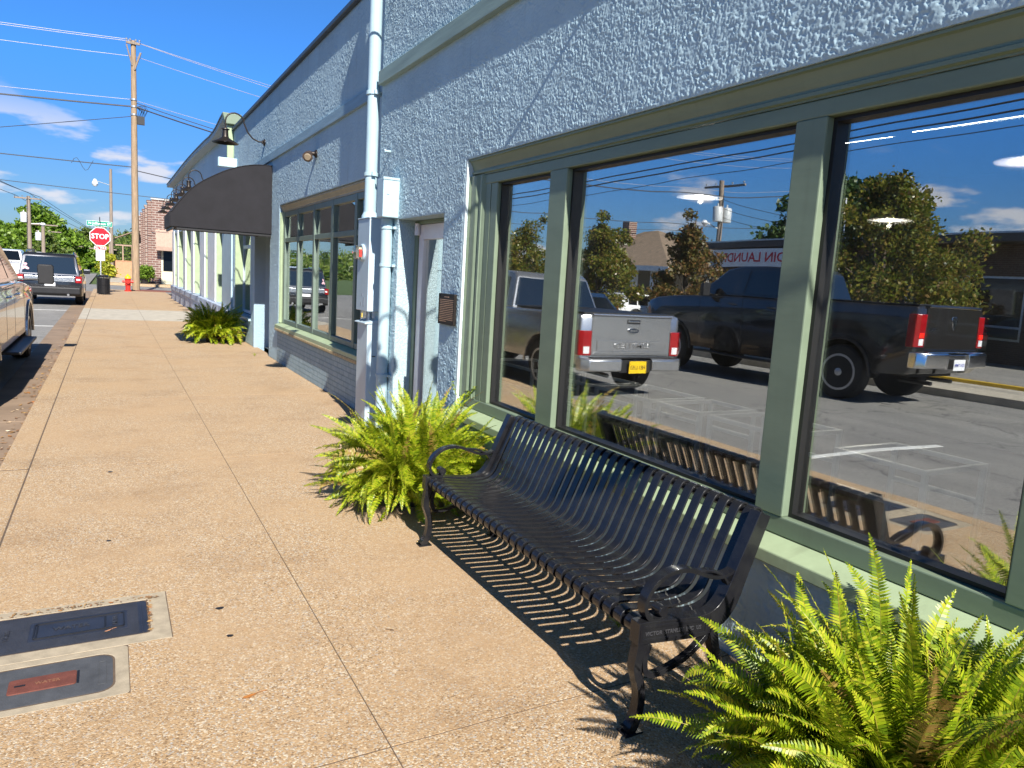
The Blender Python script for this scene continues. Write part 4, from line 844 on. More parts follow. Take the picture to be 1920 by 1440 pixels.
# =====================================================================
# FERNS
# =====================================================================
def fern(name, loc, n, L0_, seed, label, up=1., wallx=2.38, pin=.0095, wid=.044, xl=-9, tuft=None):
    r = random.Random(seed); t = thing(name, loc, label, 'fern', 'potted ferns along the blue wall')
    V = []; F = []; SV = []; SF = []; VD = []; FD = []
    cx, cy, _ = loc
    for k in range(n):
        a = r.uniform(0, 2*math.pi); q = (k+.5)/n; q = q**.68
        el = R_(88-70*q+r.uniform(-16, 16)); Lf = L0_*r.uniform(.55, 1.08)*(.92+.18*(1-q)*up)
        bend = R_(r.uniform(10, 60) if q < .45 else r.uniform(35, 125)); curl = r.uniform(-.8, .8); kink = r.uniform(.9, 2.6)
        rb = .24*math.sqrt(r.random()); base = Vector((rb*math.cos(a+r.gauss(0, .7)), rb*math.sin(a+r.gauss(0, .7)), r.uniform(.04, .30)))
        ns_ = 16; P = [base]; T = []
        for i in range(ns_):
            s = (i+.5)/ns_; e = el-bend*s**kink; aa = a+curl*s*s
            dv = Vector((math.cos(e)*math.cos(aa), math.cos(e)*math.sin(aa), math.sin(e))); T.append(dv); P.append(P[-1]+dv*(Lf/ns_))
        mxx = max(p.x for p in P)+cx
        if mxx > wallx:
            sc = (wallx-cx)/(mxx-cx)
            P = [Vector((p.x*max(sc, .35) if p.x > 0 else p.x, p.y, p.z)) for p in P]
        if min(p.z for p in P) < .012: P = [Vector((p.x, p.y, max(p.z, .012+.01*r.random()))) for p in P]
        tw = r.uniform(-1.0, 1.0); tw2 = r.uniform(-.9, .9)
        dry = r.random() < .05; Vc, Fc = (VD, FD) if dry else (V, F)
        npn = int(Lf/pin); w0 = wid*r.uniform(.85, 1.15)
        for j in range(int(npn*.13), npn+1):
            s = j/npn; fi = min(s*ns_, ns_-1e-3); i = int(fi); u = fi-i
            p = P[i].lerp(P[i+1], u); tg = (P[i+1]-P[i]).normalized()
            h = Vector((-math.sin(a), math.cos(a), 0)); side = (h-tg*h.dot(tg)).normalized(); nrm = side.cross(tg)
            if nrm.z < 0: nrm = -nrm
            c_, s_ = math.cos(tw+tw2*s), math.sin(tw+tw2*s); side, nrm = side*c_+nrm*s_, nrm*c_-side*s_
            prof = min(1, (s-.08)/.22)**.6*min(1, (1.02-s)/.42)**.75
            if dry and r.random() < .25 or r.random() < .015: continue
            w = w0*prof; bw = pin*.46
            for sg in (-1, 1):
                dr_ = (side*sg+tg*.28+nrm*r.uniform(-.05, .35)).normalized(); o = len(Vc)
                pp = p+tg*(pin*.5 if sg > 0 else 0)
                mid = pp+dr_*w*.55+nrm*w*.04; tip = pp+dr_*w*r.uniform(.9, 1.08)+tg*w*.08-nrm*w*.10
                Vc += [pp-tg*bw, pp+tg*bw, mid+tg*bw*.9, mid-tg*bw*.75, tip]
                Fc += [(o, o+1, o+2, o+3), (o+3, o+2, o+4)]
        # stalk
        o = len(SV); rr = .0018
        for i, p in enumerate(P):
            tg = T[min(i, ns_-1)]; h = Vector((-math.sin(a), math.cos(a), 0)); nn = tg.cross(h).normalized()
            for c3 in (h*rr, nn*rr, -h*rr): SV.append(p+c3*(1-.6*i/ns_))
        for i in range(ns_):
            for m3 in range(3): SF.append((o+i*3+m3, o+i*3+(m3+1) % 3, o+(i+1)*3+(m3+1) % 3, o+(i+1)*3+m3))
    b = MB(); b.v = [tuple(x) for x in V]; b.f = F; b.mi = [0]*len(F); b.build('fronds', m_fern, t, fix=False)
    b = MB(); b.v = [tuple(x) for x in VD]; b.f = FD; b.mi = [0]*len(FD); b.build('dry_fronds', m_dryf, t, fix=False)
    b = MB(); b.v = [tuple(x) for x in SV]; b.f = SF; b.mi = [0]*len(SF); b.build('stalks', m_fernd, t, fix=False)
    b = MB(); b.lathe([(.14, 0), (.19, .15), (.20, .16), (.20, .19), (.18, .19), (.175, .16), (.0, .15)], n=20); b.build('pot', mat('dark_pot', (.03, .025, .022), .6), t, smooth=True)
    return t
fern('potted_fern', (2.0, 1.07, 0), 980, .535, 12, 'nearest bright green fern filling the foreground beside the near end of the bench', wallx=2.34)
fern('potted_fern', (1.88, 4.72, 0), 860, .56, 21, 'bright yellow green fern beyond the far end of the bench, by the glass door')
fern('potted_fern', (1.90, 16.3, 0), 420, .64, 31, 'distant fern in front of the shops past the awning', pin=.02, wid=.075, wallx=2.5)
# wispy weed by the window jamb
b = MB(); r = random.Random(4)
for k in range(9):
    a = r.uniform(0, 6.28); p = Vector((0, 0, 0)); pts = [p]
    for i in range(6): p = p+Vector((math.cos(a)*.022-.004, math.sin(a)*.025, .045-.004*i)); pts.append(p)
    b.tube(pts, .0015, 4)
    for i in range(2, 7):
        for q in range(3):
            aa = r.uniform(0, 6.28); c = pts[i]; dv = Vector((math.cos(aa), math.sin(aa), .3))*.022; sd = Vector((-dv.y, dv.x, 0))*.4
            b.add([c, c+dv*.5+sd, c+dv, c+dv*.5-sd], [(0, 1, 2, 3)])
o = b.build('weed', m_fern, fix=False); o.location = (2.30, 5.15, .45); o2 = o
for v_ in o.data.vertices: pass
o.location = (2.395, 5.05, .58); tag(o, 'thin wispy weed standing against the green window jamb above the fern', 'plant')
for (x, y, lb) in ((2.10, 2.55, 'small yellow green weed under the near end of the bench'), (2.3, 13.75, 'tiny tuft of grass at the doorway foot of the middle shop')):
    b = MB(); r = random.Random(int(y*10))
    for k in range(26):
        a = r.uniform(0, 6.28); L_ = r.uniform(.04, .10); dv = Vector((math.cos(a)*.5, math.sin(a)*.5, .8)); sd = Vector((-dv.y, dv.x, 0))*.05
        b.add([Vector((0, 0, 0))-sd*.04, dv*L_*.6+sd*.12, dv*L_+Vector((0, 0, -.01))+Vector((math.cos(a), math.sin(a), 0))*L_*.3, dv*L_*.6-sd*.12], [(0, 1, 2, 3)])
    o = b.build('weed', m_fern, fix=False); o.location = (x, y, 0); tag(o, lb, 'plant')
#==PART4==
# =====================================================================
# VEHICLES  (local frame: rear at y=0, nose towards +y, z=0 on the road)
# =====================================================================
def paint(name, col, metal=.6, rough=.28): return mat(name, col, rough, metal=metal, var=.03, vs=2, coat=1.)
def arch(cy, r, z0, n=10):
    """points over a wheel opening from front to rear"""
    a0 = math.asin(max(-1, min(1, (z0-.42)/r)))
    return [(cy+r*math.cos(a), .42+r*math.sin(a)) for a in [a0+(math.pi-2*a0)*k/n for k in range(n+1)]]
def extr(b, prof, slices):
    """side profile (y,z) carried across x; slices: (x, end inset, top drop)"""
    ys_ = [p[0] for p in prof]; y0, y1 = min(ys_), max(ys_); zt = max(p[1] for p in prof); rings = []
    for x, ei, td in slices:
        ring_ = []
        for y, z in prof:
            u = (y-y0)/(y1-y0); k = max(0, 1-u*6)-max(0, 1-(1-u)*6)
            tz = max(0, (z-(zt-.35))/.35); ring_.append((x, y+ei*k, z-td*tz))
        rings.append(ring_)
    b.loft(rings)
def wheel(par, x, y, r, sgn, w=.27, rimr=.66, spokes=6, m_r=None):
    m_r = m_r or m_rim
    b = MB(); prof = [(r*rimr, -w/2), (r*.93, -w/2), (r, -w/2+.035), (r, w/2-.035), (r*.93, w/2), (r*rimr, w/2), (r*rimr, -w/2)]
    b.lathe(prof[:-1], (0, 0, 0), 36, 'x'); wh = b.build('wheel', m_tyre, par, smooth=True, angle=35); wh.location = (x, y, r)
    b = MB(); xo = sgn*w/2; s_ = sgn
    def ringx(r0, r1, xa, xb):
        o = []; n = 32
        for rr, xx in ((r0, xa), (r1, xa), (r1, xb), (r0, xb)): o.append([(xx, rr*math.cos(2*math.pi*k/n), rr*math.sin(2*math.pi*k/n)) for k in range(n)])
        vs = [q for g_ in o for q in g_]; b.add(vs, [((g_)*n+k, (g_)*n+(k+1) % n, ((g_+1) % 4)*n+(k+1) % n, ((g_+1) % 4)*n+k) for g_ in range(4) for k in range(n)])
    ringx(r*rimr*.90, r*rimr*1.02, xo-.06*s_, xo+.004*s_)
    for k in range(spokes):
        a = 2*math.pi*k/spokes; c_, s2 = math.cos(a), math.sin(a); R1 = r*rimr*.93; hw = .045
        q = []
        for rr, ww, xx in ((.04, .05, xo-.01*s_), (R1, hw, xo-.002*s_)):
            for sg in (-1, 1): q.append((xx, rr*c_-sg*ww*s2, rr*s2+sg*ww*c_))
        for p in list(q): q.append((p[0]-.05*s_, p[1], p[2]))
        b.add(q, [(0, 1, 3, 2), (4, 6, 7, 5), (0, 4, 5, 1), (2, 3, 7, 6), (0, 2, 6, 4), (1, 5, 7, 3)])
    b.lathe([(.06, -.04), (.07, 0), (.045, .012), (0, .014)] if s_ > 0 else [(.06, .04), (.07, 0), (.045, -.012), (0, -.014)], (xo, 0, 0), 16, 'x')
    b.build('rim', m_r, wh, smooth=True, angle=30)
    b = MB(); b.lathe([(r*rimr*.9, -.02), (r*rimr*.9, .0), (0, 0)], (xo-.09*s_, 0, 0), 20, 'x'); b.build('brake_disc', m_cap, wh)
def side_pt(hw0, hw1, z0, z1, z): return hw0+(hw1-hw0)*max(0, min(1, (z-z0)/(z1-z0)))
def inset(poly, k):
    cx = sum(p[0] for p in poly)/len(poly); cz = sum(p[1] for p in poly)/len(poly)
    return [(cx+(p[0]-cx)*k, cz+(p[1]-cz)*k) for p in poly]
def pickup(loc, label, pm, hw=1.02, Lg=5.9, wr=1.22, wf=5.02, bl=0., r=.42, lift=0., bumper=None, style='silver', group=None, rz=0.):
    T = thing('pickup_truck', loc, label, 'pickup truck', group, rz)
    bumper = bumper or pm; zb = 1.35+lift; ra = r+.10; zc = r
    def arch_(cy):
        z0 = .50+lift*.15; a0 = math.asin((z0-zc)/ra) if abs(z0-zc) < ra else 0
        return [(cy+ra*math.cos(a), zc+ra*math.sin(a)) for a in [a0+(math.pi-2*a0)*k/10 for k in range(11)]]
    z0 = .50+lift*.15
    lower = [(.10, z0+.05), (.0, z0+.16), (-.0, zb-.06), (.03, zb), (1.86+bl, zb), (4.42+bl, zb-.03), (Lg-.9, zb-.07), (Lg-.35, zb-.13), (Lg-.08, zb-.22), (Lg, zb-.45), (Lg-.02, z0+.05), (Lg-.15, z0)]+arch_(wf)+arch_(wr)
    # deeper cutouts: replace order (front to rear) already
    b = MB(); extr(b, lower, [(-hw, .10, .09), (-hw+.035, .03, .02), (-hw+.12, .0, .0), (hw-.12, .0, .0), (hw-.035, .03, .02), (hw, .10, .09)])
    body = b.build('body', pm, T, smooth=True, bevel=.012, angle=35)
    for cy in (wf, wr):
        for sg in (-1, 1):
            b = MB()
            pts = [(cy+ra*math.cos(a), zc+ra*math.sin(a)) for a in [math.pi*k/14 for k in range(15)]]; o_ = [(cy+(ra+.055)*math.cos(a), zc+(ra+.055)*math.sin(a)) for a in [math.pi*k/14 for k in range(15)]]
            if sg < 0: b.prism(pts+o_[::-1], -hw-.022, -hw+.02, 'x')
            else: b.prism(pts+o_[::-1], hw-.02, hw+.022, 'x')
            b.build('wheel_arch_trim', pm if style != 'black' else m_blackm, T, bevel=.008)
    # cab
    zt = 1.99+lift; yb, ytop, yf, yw = 1.86+bl, 2.02+bl, 3.78+bl, 4.55+bl
    cab = [(yb, zb-.02), (ytop, zt-.10), (ytop+.12, zt-.02), (2.7+bl, zt), (3.35+bl, zt-.01), (yf, zt-.08), (yw, zb-.02)]
    def xw(z): return side_pt(hw-.06, hw-.26, zb, zt, z)
    b = MB(); rings = []
    for fr_, dz in ((-1, .03), (-.94, 0), (.94, 0), (1, .03)): rings.append([(fr_*xw(z), y, z-(dz if z > zb+.3 else 0)) for y, z in cab])
    b.loft(rings); b.build('cab', pm, T, smooth=True, bevel=.02, angle=30)
    # side glass, rear glass, windscreen
    for sg in (-1, 1):
        for poly in ([(2.10, zb+.05), (2.22, zt-.13), (2.98, zt-.09), (3.0, zb+.04)], [(3.10, zb+.04), (3.08, zt-.09), (3.70, zt-.15), (4.28, zb+.05)]):
            b = MB(); pts = [(sg*(xw(z)+.003), y+bl, z) for y, z in (poly if sg < 0 else poly[::-1])]
            b.slab(pts[::-1] if sg > 0 else pts[::-1], .004); b.build('side_window', m_cglass, T)
        for y in (3.04+bl, 4.36+bl, 2.06+bl): bb = MB(); bb.box(sg*(hw-.004), sg*(hw+.0015), y-.004, y+.004, z0+.06, zb-.06); bb.build('door_seam', m_gasket, T)
        for y in (2.30+bl, 3.30+bl):
            h_ = MB(); h_.tube([(sg*(hw-.01), y-.11, zb-.20), (sg*(hw+.035), y-.09, zb-.195), (sg*(hw+.035), y+.09, zb-.19), (sg*(hw-.01), y+.11, zb-.19)], .016, 8); h_.build('door_handle', m_chrome if style != 'black' else pm, T, smooth=True)
        mm = MB(); mm.tube([(sg*(hw-.06), 4.08+bl, zb+.0), (sg*(hw+(.26 if style == 'silver' else .1)), 4.06+bl, zb+.02)], .016, 8); mr_ = mm.build('mirror_arm', m_blackm, T, smooth=True)
        mm = MB(); mo_ = .32 if style == 'silver' else .16; mm.loft([[(sg*(hw+mo_)+dx_*k, yy_, zb+.10+dz_*k) for dx_, dz_ in ((-.10, -.15), (.10, -.15), (.115, -.12), (.115, .13), (.09, .16), (-.09, .16), (-.11, .13))] for yy_, k in ((4.00+bl, .95), (4.03+bl, 1.), (4.12+bl, .9), (4.17+bl, .5))]); mm.build('mirror', m_blackm, T, smooth=True, bevel=.012)
        sb_ = MB(); sb_.box(sg*(hw-.10), sg*(hw+.16), 1.95+bl, 4.3+bl, .40+lift*.2, .44+lift*.2); sb_.tube([(sg*(hw-.08), 2.3+bl, .41+lift*.7), (sg*(hw-.3), 2.3+bl, .5+lift)], .02, 6); sb_.tube([(sg*(hw-.08), 4.1+bl, .41+lift*.7), (sg*(hw-.3), 4.1+bl, .5+lift)], .02, 6)
        sb_.build('running_board', m_blackm, T, bevel=.012)
        wheel(T, sg*(hw-.145), wr, r, sg, spokes=6 if style == 'silver' else 8, m_r=m_rim); wheel(T, sg*(hw-.145), wf, r, sg, spokes=6 if style == 'silver' else 8, m_r=m_rim)
    def rp(x, k, off): # point on the rear cab face, k from belt to roof
        y = yb+(ytop-yb)*k; z = zb-.02+(zt-.10-zb+.02)*k; return (x*xw(z), y-off, z)
    b = MB(); b.slab([rp(-.95, .08, .006), rp(.95, .08, .006), rp(.93, .95, .006), rp(-.93, .95, .006)], .004); b.build('rear_window', m_cglass, T)
    b = MB(); b.slab([rp(-.2, .95, .012), rp(.2, .95, .012), rp(.19, 1.04, .012), rp(-.19, 1.04, .012)], .02); b.build('high_brake_light', m_red if style == 'silver' else m_redlit, T)
    b = MB(); b.slab([(.86*xw(zb+.05), yw-.06+.012, zb+.045), (-.86*xw(zb+.05), yw-.06+.012, zb+.045), (-.84*xw(zt-.1), yf+.02+.012, zt-.10), (.84*xw(zt-.1), yf+.02+.012, zt-.10)], .004); b.build('windscreen', m_cglass, T)
    # bed cover with panel joints
    b = MB()
    cw = (1.80+bl-.06)/4
    for k in range(4): b.box(-hw+.11, hw-.11, .06+k*cw, .06+k*cw+cw-.01, zb+.001, zb+.028)
    b.build('bed_cover', m_blackm, T, bevel=.008)
    # tail
    tg = MB(); tg.box(-hw+.23, hw-.23, -.022, .02, z0+(.20 if style == 'silver' else .47), zb-.005); tgo = tg.build('tailgate', pm, T, bevel=.012)
    b = MB(); b.prism([(-.02, zb-.03), (-.055, zb-.012), (-.05, zb+.012), (.06, zb+.014), (.06, zb-.03)], -hw+.225, hw-.225, 'x'); b.build('tailgate_spoiler', pm, tgo, bevel=.006)
    if style == 'silver':
        b = MB(); b.box(-.68, .68, -.034, -.0225, z0+.27, z0+.44); b.prism([(-.78, z0+.23), (.78, z0+.23), (.68, z0+.27), (-.68, z0+.27)], -.030, -.0225, 'y'); b.build('name_panel', pm, tgo, bevel=.01)
        text('lettering', 'LIMITED', .12, m_chrome, tgo, (0, -.036, z0+.355), (R_(90), 0, 0), .006, sx=1.65)
        b = MB(); b.box(-.13, .13, -.032, -.0225, zb-.14, zb-.07); b.build('tailgate_handle', m_blackm, tgo, bevel=.01); b = MB(); b.box(-.12, .12, -.04, -.032, zb-.115, zb-.09); b.build('handle_bar', m_chrome, tgo, bevel=.004)
        b = MB(); b.v = []; n = 28
        def oval(rx, rz, y0_, y1_, bb): bb.loft([[(rx*math.cos(2*math.pi*k/n), y_, zb-.25+rz*math.sin(2*math.pi*k/n)) for k in range(n)] for y_ in (y0_, y1_)])
        bb = MB(); oval(.115, .048, -.036, -.0225, bb); em = bb.build('emblem_ring', m_chrome, tgo); bb = MB(); oval(.103, .039, -.040, -.0362, bb); e2 = bb.build('emblem', mat('emblem_dark', (.02, .03, .05), .2, coat=.8), tgo)
        text('lettering', 'Ford', .055, m_chrome, tgo, (0, -.041, zb-.25), (R_(90), 0, 0), .001, sx=1.3)
    else:
        b = MB(); b.prism([(-.09, zb-.22), (-.075, zb-.17), (-.03, zb-.155), (0, zb-.175), (.03, zb-.155), (.075, zb-.17), (.09, zb-.22), (.06, zb-.25), (.05, zb-.33), (0, zb-.40), (-.05, zb-.33), (-.06, zb-.25)], -.036, -.0225, 'y'); b.build('emblem', m_chrome, tgo, bevel=.004)
        text('lettering', '4X4', .085, m_chrome, tgo, (.60, -.0225, zb-.40), (R_(90), 0, 0), .006, sx=1.6)
    for sg in (-1, 1):
        zl0, zl1 = (z0+.20, zb-.26) if style == 'silver' else (z0+.52, zb-.14)
        b = MB()
        xi, xo_ = hw-.225, hw+.004
        pl = [(xi, -.03), (xo_-.07, -.03), (xo_-.005, .01), (xo_, .06), (xo_, .14), (xi, .14)]
        b.prism([(sg*x, y) for x, y in (pl if sg > 0 else pl[::-1])], zl0, zl1, 'z'); li = b.build('tail_light', m_red, T, bevel=.012)
        b = MB(); b.box(sg*(xi+.04), sg*(xo_-.075), -.036, -.028, zl0+.03, zl0+.14); b.build('reverse_lens', m_lens, li, bevel=.004)
        if style != 'silver': b = MB(); b.box(sg*(xi+.04), sg*(xo_-.08), -.037, -.028, zl0+.16, zl0+.24); b.build('brake_lens', m_redlit, li, bevel=.01)
    # bumper: two wings and a middle step
    bz0 = z0-.06 if style == 'silver' else z0+.14; bz1 = bz0+(.23 if style == 'silver' else .30)
    b = MB()
    for sg in (-1, 1):
        pl = [(sg*.30, -.20), (sg*(hw-.12), -.17), (sg*(hw-.01), -.06), (sg*(hw+.0), .06), (sg*(hw-.06), .06), (sg*.30, .05)]
        rings = [[(x, y*k, z+dz) for x, y in pl] for z, k, dz in ((bz0, .8, .03), (bz0+.05, 1, .0), (bz1-.03, 1, .0), (bz1, .85, .0))]
        b.loft(rings)
    b.build('rear_bumper', bumper, T, smooth=True, bevel=.01, angle=40)
    b = MB(); b.box(-.298, .298, -.16, .05, bz0+.01, bz1-.03); b.box(-hw+.2, hw-.2, -.15, .02, bz1-.0, bz1+.012); b.build('bumper_step', m_blackm if style == 'silver' else bumper, T, bevel=.008)
    b = MB(); b.box(-.165, .165, -.215, -.207, bz0+.0, bz0+.19); pt_ = b.build('number_plate', mat('plate_yellow', (.80, .52, .01), .4, var=.03) if style == 'silver' else mat('plate_white', (.75, .76, .78), .4, var=.03), T, bevel=.004)
    text('lettering', 'HE1 L153' if style == 'silver' else '024 YMM', .085, m_blackm if style == 'silver' else mat('plate_blue', (.05, .07, .35), .4), pt_, (0, -.2155, bz0+.09), (R_(90), 0, 0), .001, sx=.85)
    b = MB(); b.tube([(.45, -.05, z0-.10), (.45, .5, z0-.10)], .035, 12); b.tube([(0, -.12, z0-.06), (0, .3, z0-.06)], .035, 4); b.box(-.6, .6, .25, 5.2, z0-.02, z0+.1); b.tube([(-hw+.3, wr, r), (hw-.3, wr, r)], .05, 8); b.lathe([(.05, -.12), (.14, -.06), (.14, .06), (.05, .12)], (0, wr, r), 12, 'x'); b.build('chassis', m_blackm, T, smooth=True)
    # nose
    b = MB(); b.box(-.55, .55, Lg-.005, Lg+.02, z0+.20, zb-.30); b.build('grille', m_chrome, T, bevel=.01)
    for sg in (-1, 1): b = MB(); b.box(sg*(hw-.40), sg*(hw-.06), Lg-.10, Lg+.015, zb-.50, zb-.28); b.build('headlight', m_lens, T, bevel=.02)
    b = MB(); b.box(-hw+.03, hw-.03, Lg-.1, Lg+.10, z0-.02, z0+.18); b.build('front_bumper', bumper, T, bevel=.03)
    return T
m_psil = paint('silver_grey_paint', (.42, .425, .44), .75, .25)
m_pblk = paint('black_paint', (.022, .021, .021), .2, .14)
m_pwht = paint('white_car_paint', (.75, .76, .78), .0, .3)
m_pdk = paint('dark_grey_paint', (.045, .048, .058), .7, .22)
m_pblue = paint('blue_car_paint', (.03, .07, .16), .5, .25)
m_pgold = paint('pale_gold_paint', (.42, .40, .22), .5, .3)
RZ = -.148
pickup((-2.23, 9.20, RZ), 'silver grey pickup truck with a black bed cover parked at the kerb beside the sidewalk', m_psil, Lg=6.5, wr=1.08, wf=5.6, bl=.45)
pickup((-7.62, 7.25, RZ), 'tall black pickup truck with a chrome rear bumper out in the street', m_pblk, hw=1.0, r=.50, lift=.43, bumper=m_chrome, style='black', Lg=7.0, wf=5.95, wr=1.35, bl=.75)
wp = pickup((-5.15, 53.5, RZ), 'white pickup truck facing us beyond the dark wagon', m_pwht, rz=math.pi)

def wagon(loc, label, pm, hw=.98, Lg=5.25, zt=1.82, zb=1.08, rz=0., r=.37, sloped=False, cat='car', name='parked_car'):
    T = thing(name, loc, label, cat, None, rz)
    z0 = .34; wr_, wf_ = 1.15, Lg-1.0; ra = r+.07
    def ar(cy): return [(cy+ra*math.cos(a), r+ra*math.sin(a)) for a in [math.pi*k/10 for k in range(11)]]
    lower = [(.08, z0), (0, z0+.12), (-.01, z0+.42), (.03, zb), (Lg-1.35, zb), (Lg-.5, zb-.08), (Lg-.05, zb-.22), (Lg, zb-.45), (Lg-.06, z0)]+ar(wf_)+ar(wr_)
    b = MB(); extr(b, lower, [(-hw, .08, .05), (-hw+.03, .02, .015), (-hw+.12, 0, 0), (hw-.12, 0, 0), (hw-.03, .02, .015), (hw, .08, .05)]); b.build('body', pm, T, smooth=True, bevel=.012, angle=35)
    yt = .62 if sloped else .20
    top_ = [(.03, zb-.02), (yt, zt-.10), (yt+.10, zt-.02), (1.4, zt), (2.6, zt-.01), (3.0 if not sloped else 2.8, zt-.10), (Lg-1.3, zb-.02)]
    def xw(z): return side_pt(hw-.05, hw-.20, zb, zt, z)
    b = MB(); b.loft([[(f_*xw(z), y, z-(dz if z > zb+.2 else 0)) for y, z in top_] for f_, dz in ((-1, .03), (-.93, 0), (.93, 0), (1, .03))]); b.build('cabin', pm, T, smooth=True, bevel=.02, angle=30)
    yf = 3.0 if not sloped else 2.8
    for sg in (-1, 1):
        for poly in ([(yt-.02+.1, zb+.05), (yt+.16, zt-.12), (1.25, zt-.10), (1.25, zb+.04)], [(1.33, zb+.04), (1.33, zt-.10), (2.25, zt-.10), (2.25, zb+.04)], [(2.33, zb+.04), (2.33, zt-.10), (yf-.06, zt-.14), (Lg-1.65, zb+.05)]):
            b = MB(); pts = [(sg*(xw(z)+.003), y, z) for y, z in (poly if sg < 0 else poly[::-1])]; b.slab(pts[::-1], .004); b.build('side_window', m_cglass, T)
        for y in (1.29, 2.29, Lg-1.75): bb = MB(); bb.box(sg*(hw-.004), sg*(hw+.0015), y-.004, y+.004, z0+.1, zb-.03); bb.build('door_seam', m_gasket, T)
        for y in (1.45, 2.45): h_ = MB(); h_.tube([(sg*(hw-.01), y-.08, zb-.13), (sg*(hw+.03), y-.06, zb-.13), (sg*(hw+.03), y+.06, zb-.13), (sg*(hw-.01), y+.08, zb-.13)], .013, 6); h_.build('door_handle', m_chrome, T, smooth=True)
        mm = MB(); mm.box(sg*(hw-.05), sg*(hw+.20), Lg-1.72, Lg-1.60, zb+.02, zb+.20); mm.build('mirror', pm, T, bevel=.03)
        rr_ = MB(); rr_.tube([(sg*(hw-.26), .5, zt-.03), (sg*(hw-.26), .6, zt+.04), (sg*(hw-.26), 2.6, zt+.04), (sg*(hw-.26), 2.75, zt-.04)], .016, 6); rr_.build('roof_rail', m_chrome if not sloped else m_blackm, T, smooth=True)
        wheel(T, sg*(hw-.13), wr_, r, sg, w=.24, spokes=5); wheel(T, sg*(hw-.13), wf_, r, sg, w=.24, spokes=5)
        b = MB(); b.box(sg*(hw-.20), sg*(hw-.005), -.03, .08, zb-.26, zb-.02) ; li = b.build('tail_light', m_red, T, bevel=.012); b = MB(); b.box(sg*(hw-.17), sg*(hw-.05), -.036, -.028, zb-.17, zb-.11); b.build('reverse_lens', m_lens, li)
        b = MB(); b.box(sg*(hw-.36), sg*(hw-.04), Lg-.14, Lg+.01, zb-.45, zb-.27); b.build('headlight', m_lens, T, bevel=.02)
    kx = (yt-.03)/(zt-.10-zb+.02)
    def rp(x, z, off): return (x*xw(z), .03+(z-zb+.02)*kx-off, z)
    b = MB(); b.slab([rp(-.90, zb+.05, .008), rp(.90, zb+.05, .008), rp(.88, zt-.15, .008), rp(-.88, zt-.15, .008)], .005); rw = b.build('rear_window', m_cglass, T)
    b = MB(); b.slab([(.88*xw(zb+.05), Lg-1.33, zb+.05), (-.88*xw(zb+.05), Lg-1.33, zb+.05), (-.86*xw(zt-.12), yf+.06, zt-.11), (.86*xw(zt-.12), yf+.06, zt-.11)], .006); b.build('windscreen', m_cglass, T)
    b = MB(); b.box(-hw+.22, hw-.22, -.030, .0, zb-.23, zb-.05); b.build('tailgate_band', mat('satin_aluminium', (.55, .58, .62), .25, metal=.9, var=.03), T, bevel=.008)
    b = MB(); b.prism([(0, z0+.02), (-.09, z0+.08), (-.10, z0+.30), (-.02, z0+.36), (.1, z0+.36), (.1, z0+.02)], -hw+.05, hw-.05, 'x'); b.build('rear_bumper', m_blackm if not sloped else pm, T, bevel=.03)
    for sg in (-1, 1): b = MB(); b.tube([(sg*.55, -.11, z0+.05), (sg*.55, .1, z0+.05)], .04, 12); b.build('exhaust', m_chrome, T, smooth=True)
    b = MB(); b.box(-.16, .16, -.036, -.03, zb-.40, zb-.27); pt_ = b.build('number_plate', mat('plate_white', (.75, .76, .78), .4), T)
    b = MB(); b.box(-.5, .5, Lg-.02, Lg+.02, zb-.46, zb-.28); b.build('grille', m_blackm, T, bevel=.01)
    return T, rw
fx, rw = wagon((-1.86, 30.6, RZ), 'dark grey boxy wagon with a silver tailgate band parked ahead of the pickup truck', m_pdk, zt=1.86)
b = MB(); 
for (x, z, r) in ((-.73, 1.30, .075), (-.72, 1.42, .055), (-.80, 1.27, .05), (-.66, 1.27, .05)): b.loft([[(x+r*math.cos(a), .098+(z-1.30)*.24-e, z+r*.8*math.sin(a)) for a in [6.283*k/12 for k in range(12)]] for e in (.03, .033)])
b.build('window_sticker', mat('pink_sticker', (.75, .45, .5), .5), fx)
wagon((-16.5, 13.2, -.06), 'pale gold estate car parked across the street below the nearer tree', m_pgold, zt=1.55, zb=.92, sloped=True, rz=R_(75))
wagon((-8.6, 19.0, RZ), 'dark blue car ahead of the tall black pickup truck', m_pblue, zt=1.62, zb=.98, sloped=True)
wagon((-17.0, 30., -.06), 'white car parked far back in the lot across the street', m_pwht, zt=1.55, zb=.92, sloped=True, rz=R_(90))

# =====================================================================
# STREET FURNITURE AT THE CORNER
# =====================================================================
t = thing('stop_sign', (-.36, 39.0, .34), 'red octagonal stop sign with street name blade and small plates on a steel post', 'sign')
b = MB(); t.scale = (.9, .9, .9); b.box(-.03, .03, 0, .05, -.42, 3.02); b.build('post', m_galv, t, bevel=.005)
def octa(r): return [(r*math.cos(R_(22.5+45*k)), 2.52+r*math.sin(R_(22.5+45*k))) for k in range(8)]
b = MB(); b.prism(octa(.50), -.012, -.004, 'y'); b.build('sign_border', m_signw, t); b = MB(); b.prism(octa(.468), -.016, -.0122, 'y'); sf = b.build('sign_face', m_signred, t)
text('lettering', 'STOP', .355, m_signw, sf, (0, -.018, 2.52), (R_(90), 0, 0), .002, sx=.92)
b = MB(); b.box(-.27, .27, -.012, -.004, 1.86, 2.03); p_ = b.build('small_plate', m_signw, t); b = MB(); b.box(-.255, .255, -.015, -.0122, 1.875, 2.015); p2 = b.build('plate_face', m_signred, p_); text('lettering', 'ALL WAY', .13, m_signw, p_, (0, -.017, 1.945), (R_(90), 0, 0), .001)
b = MB(); b.box(-.20, .20, -.012, -.004, 1.30, 1.84); p_ = b.build('parking_plate', m_signw, t, bevel=.003)
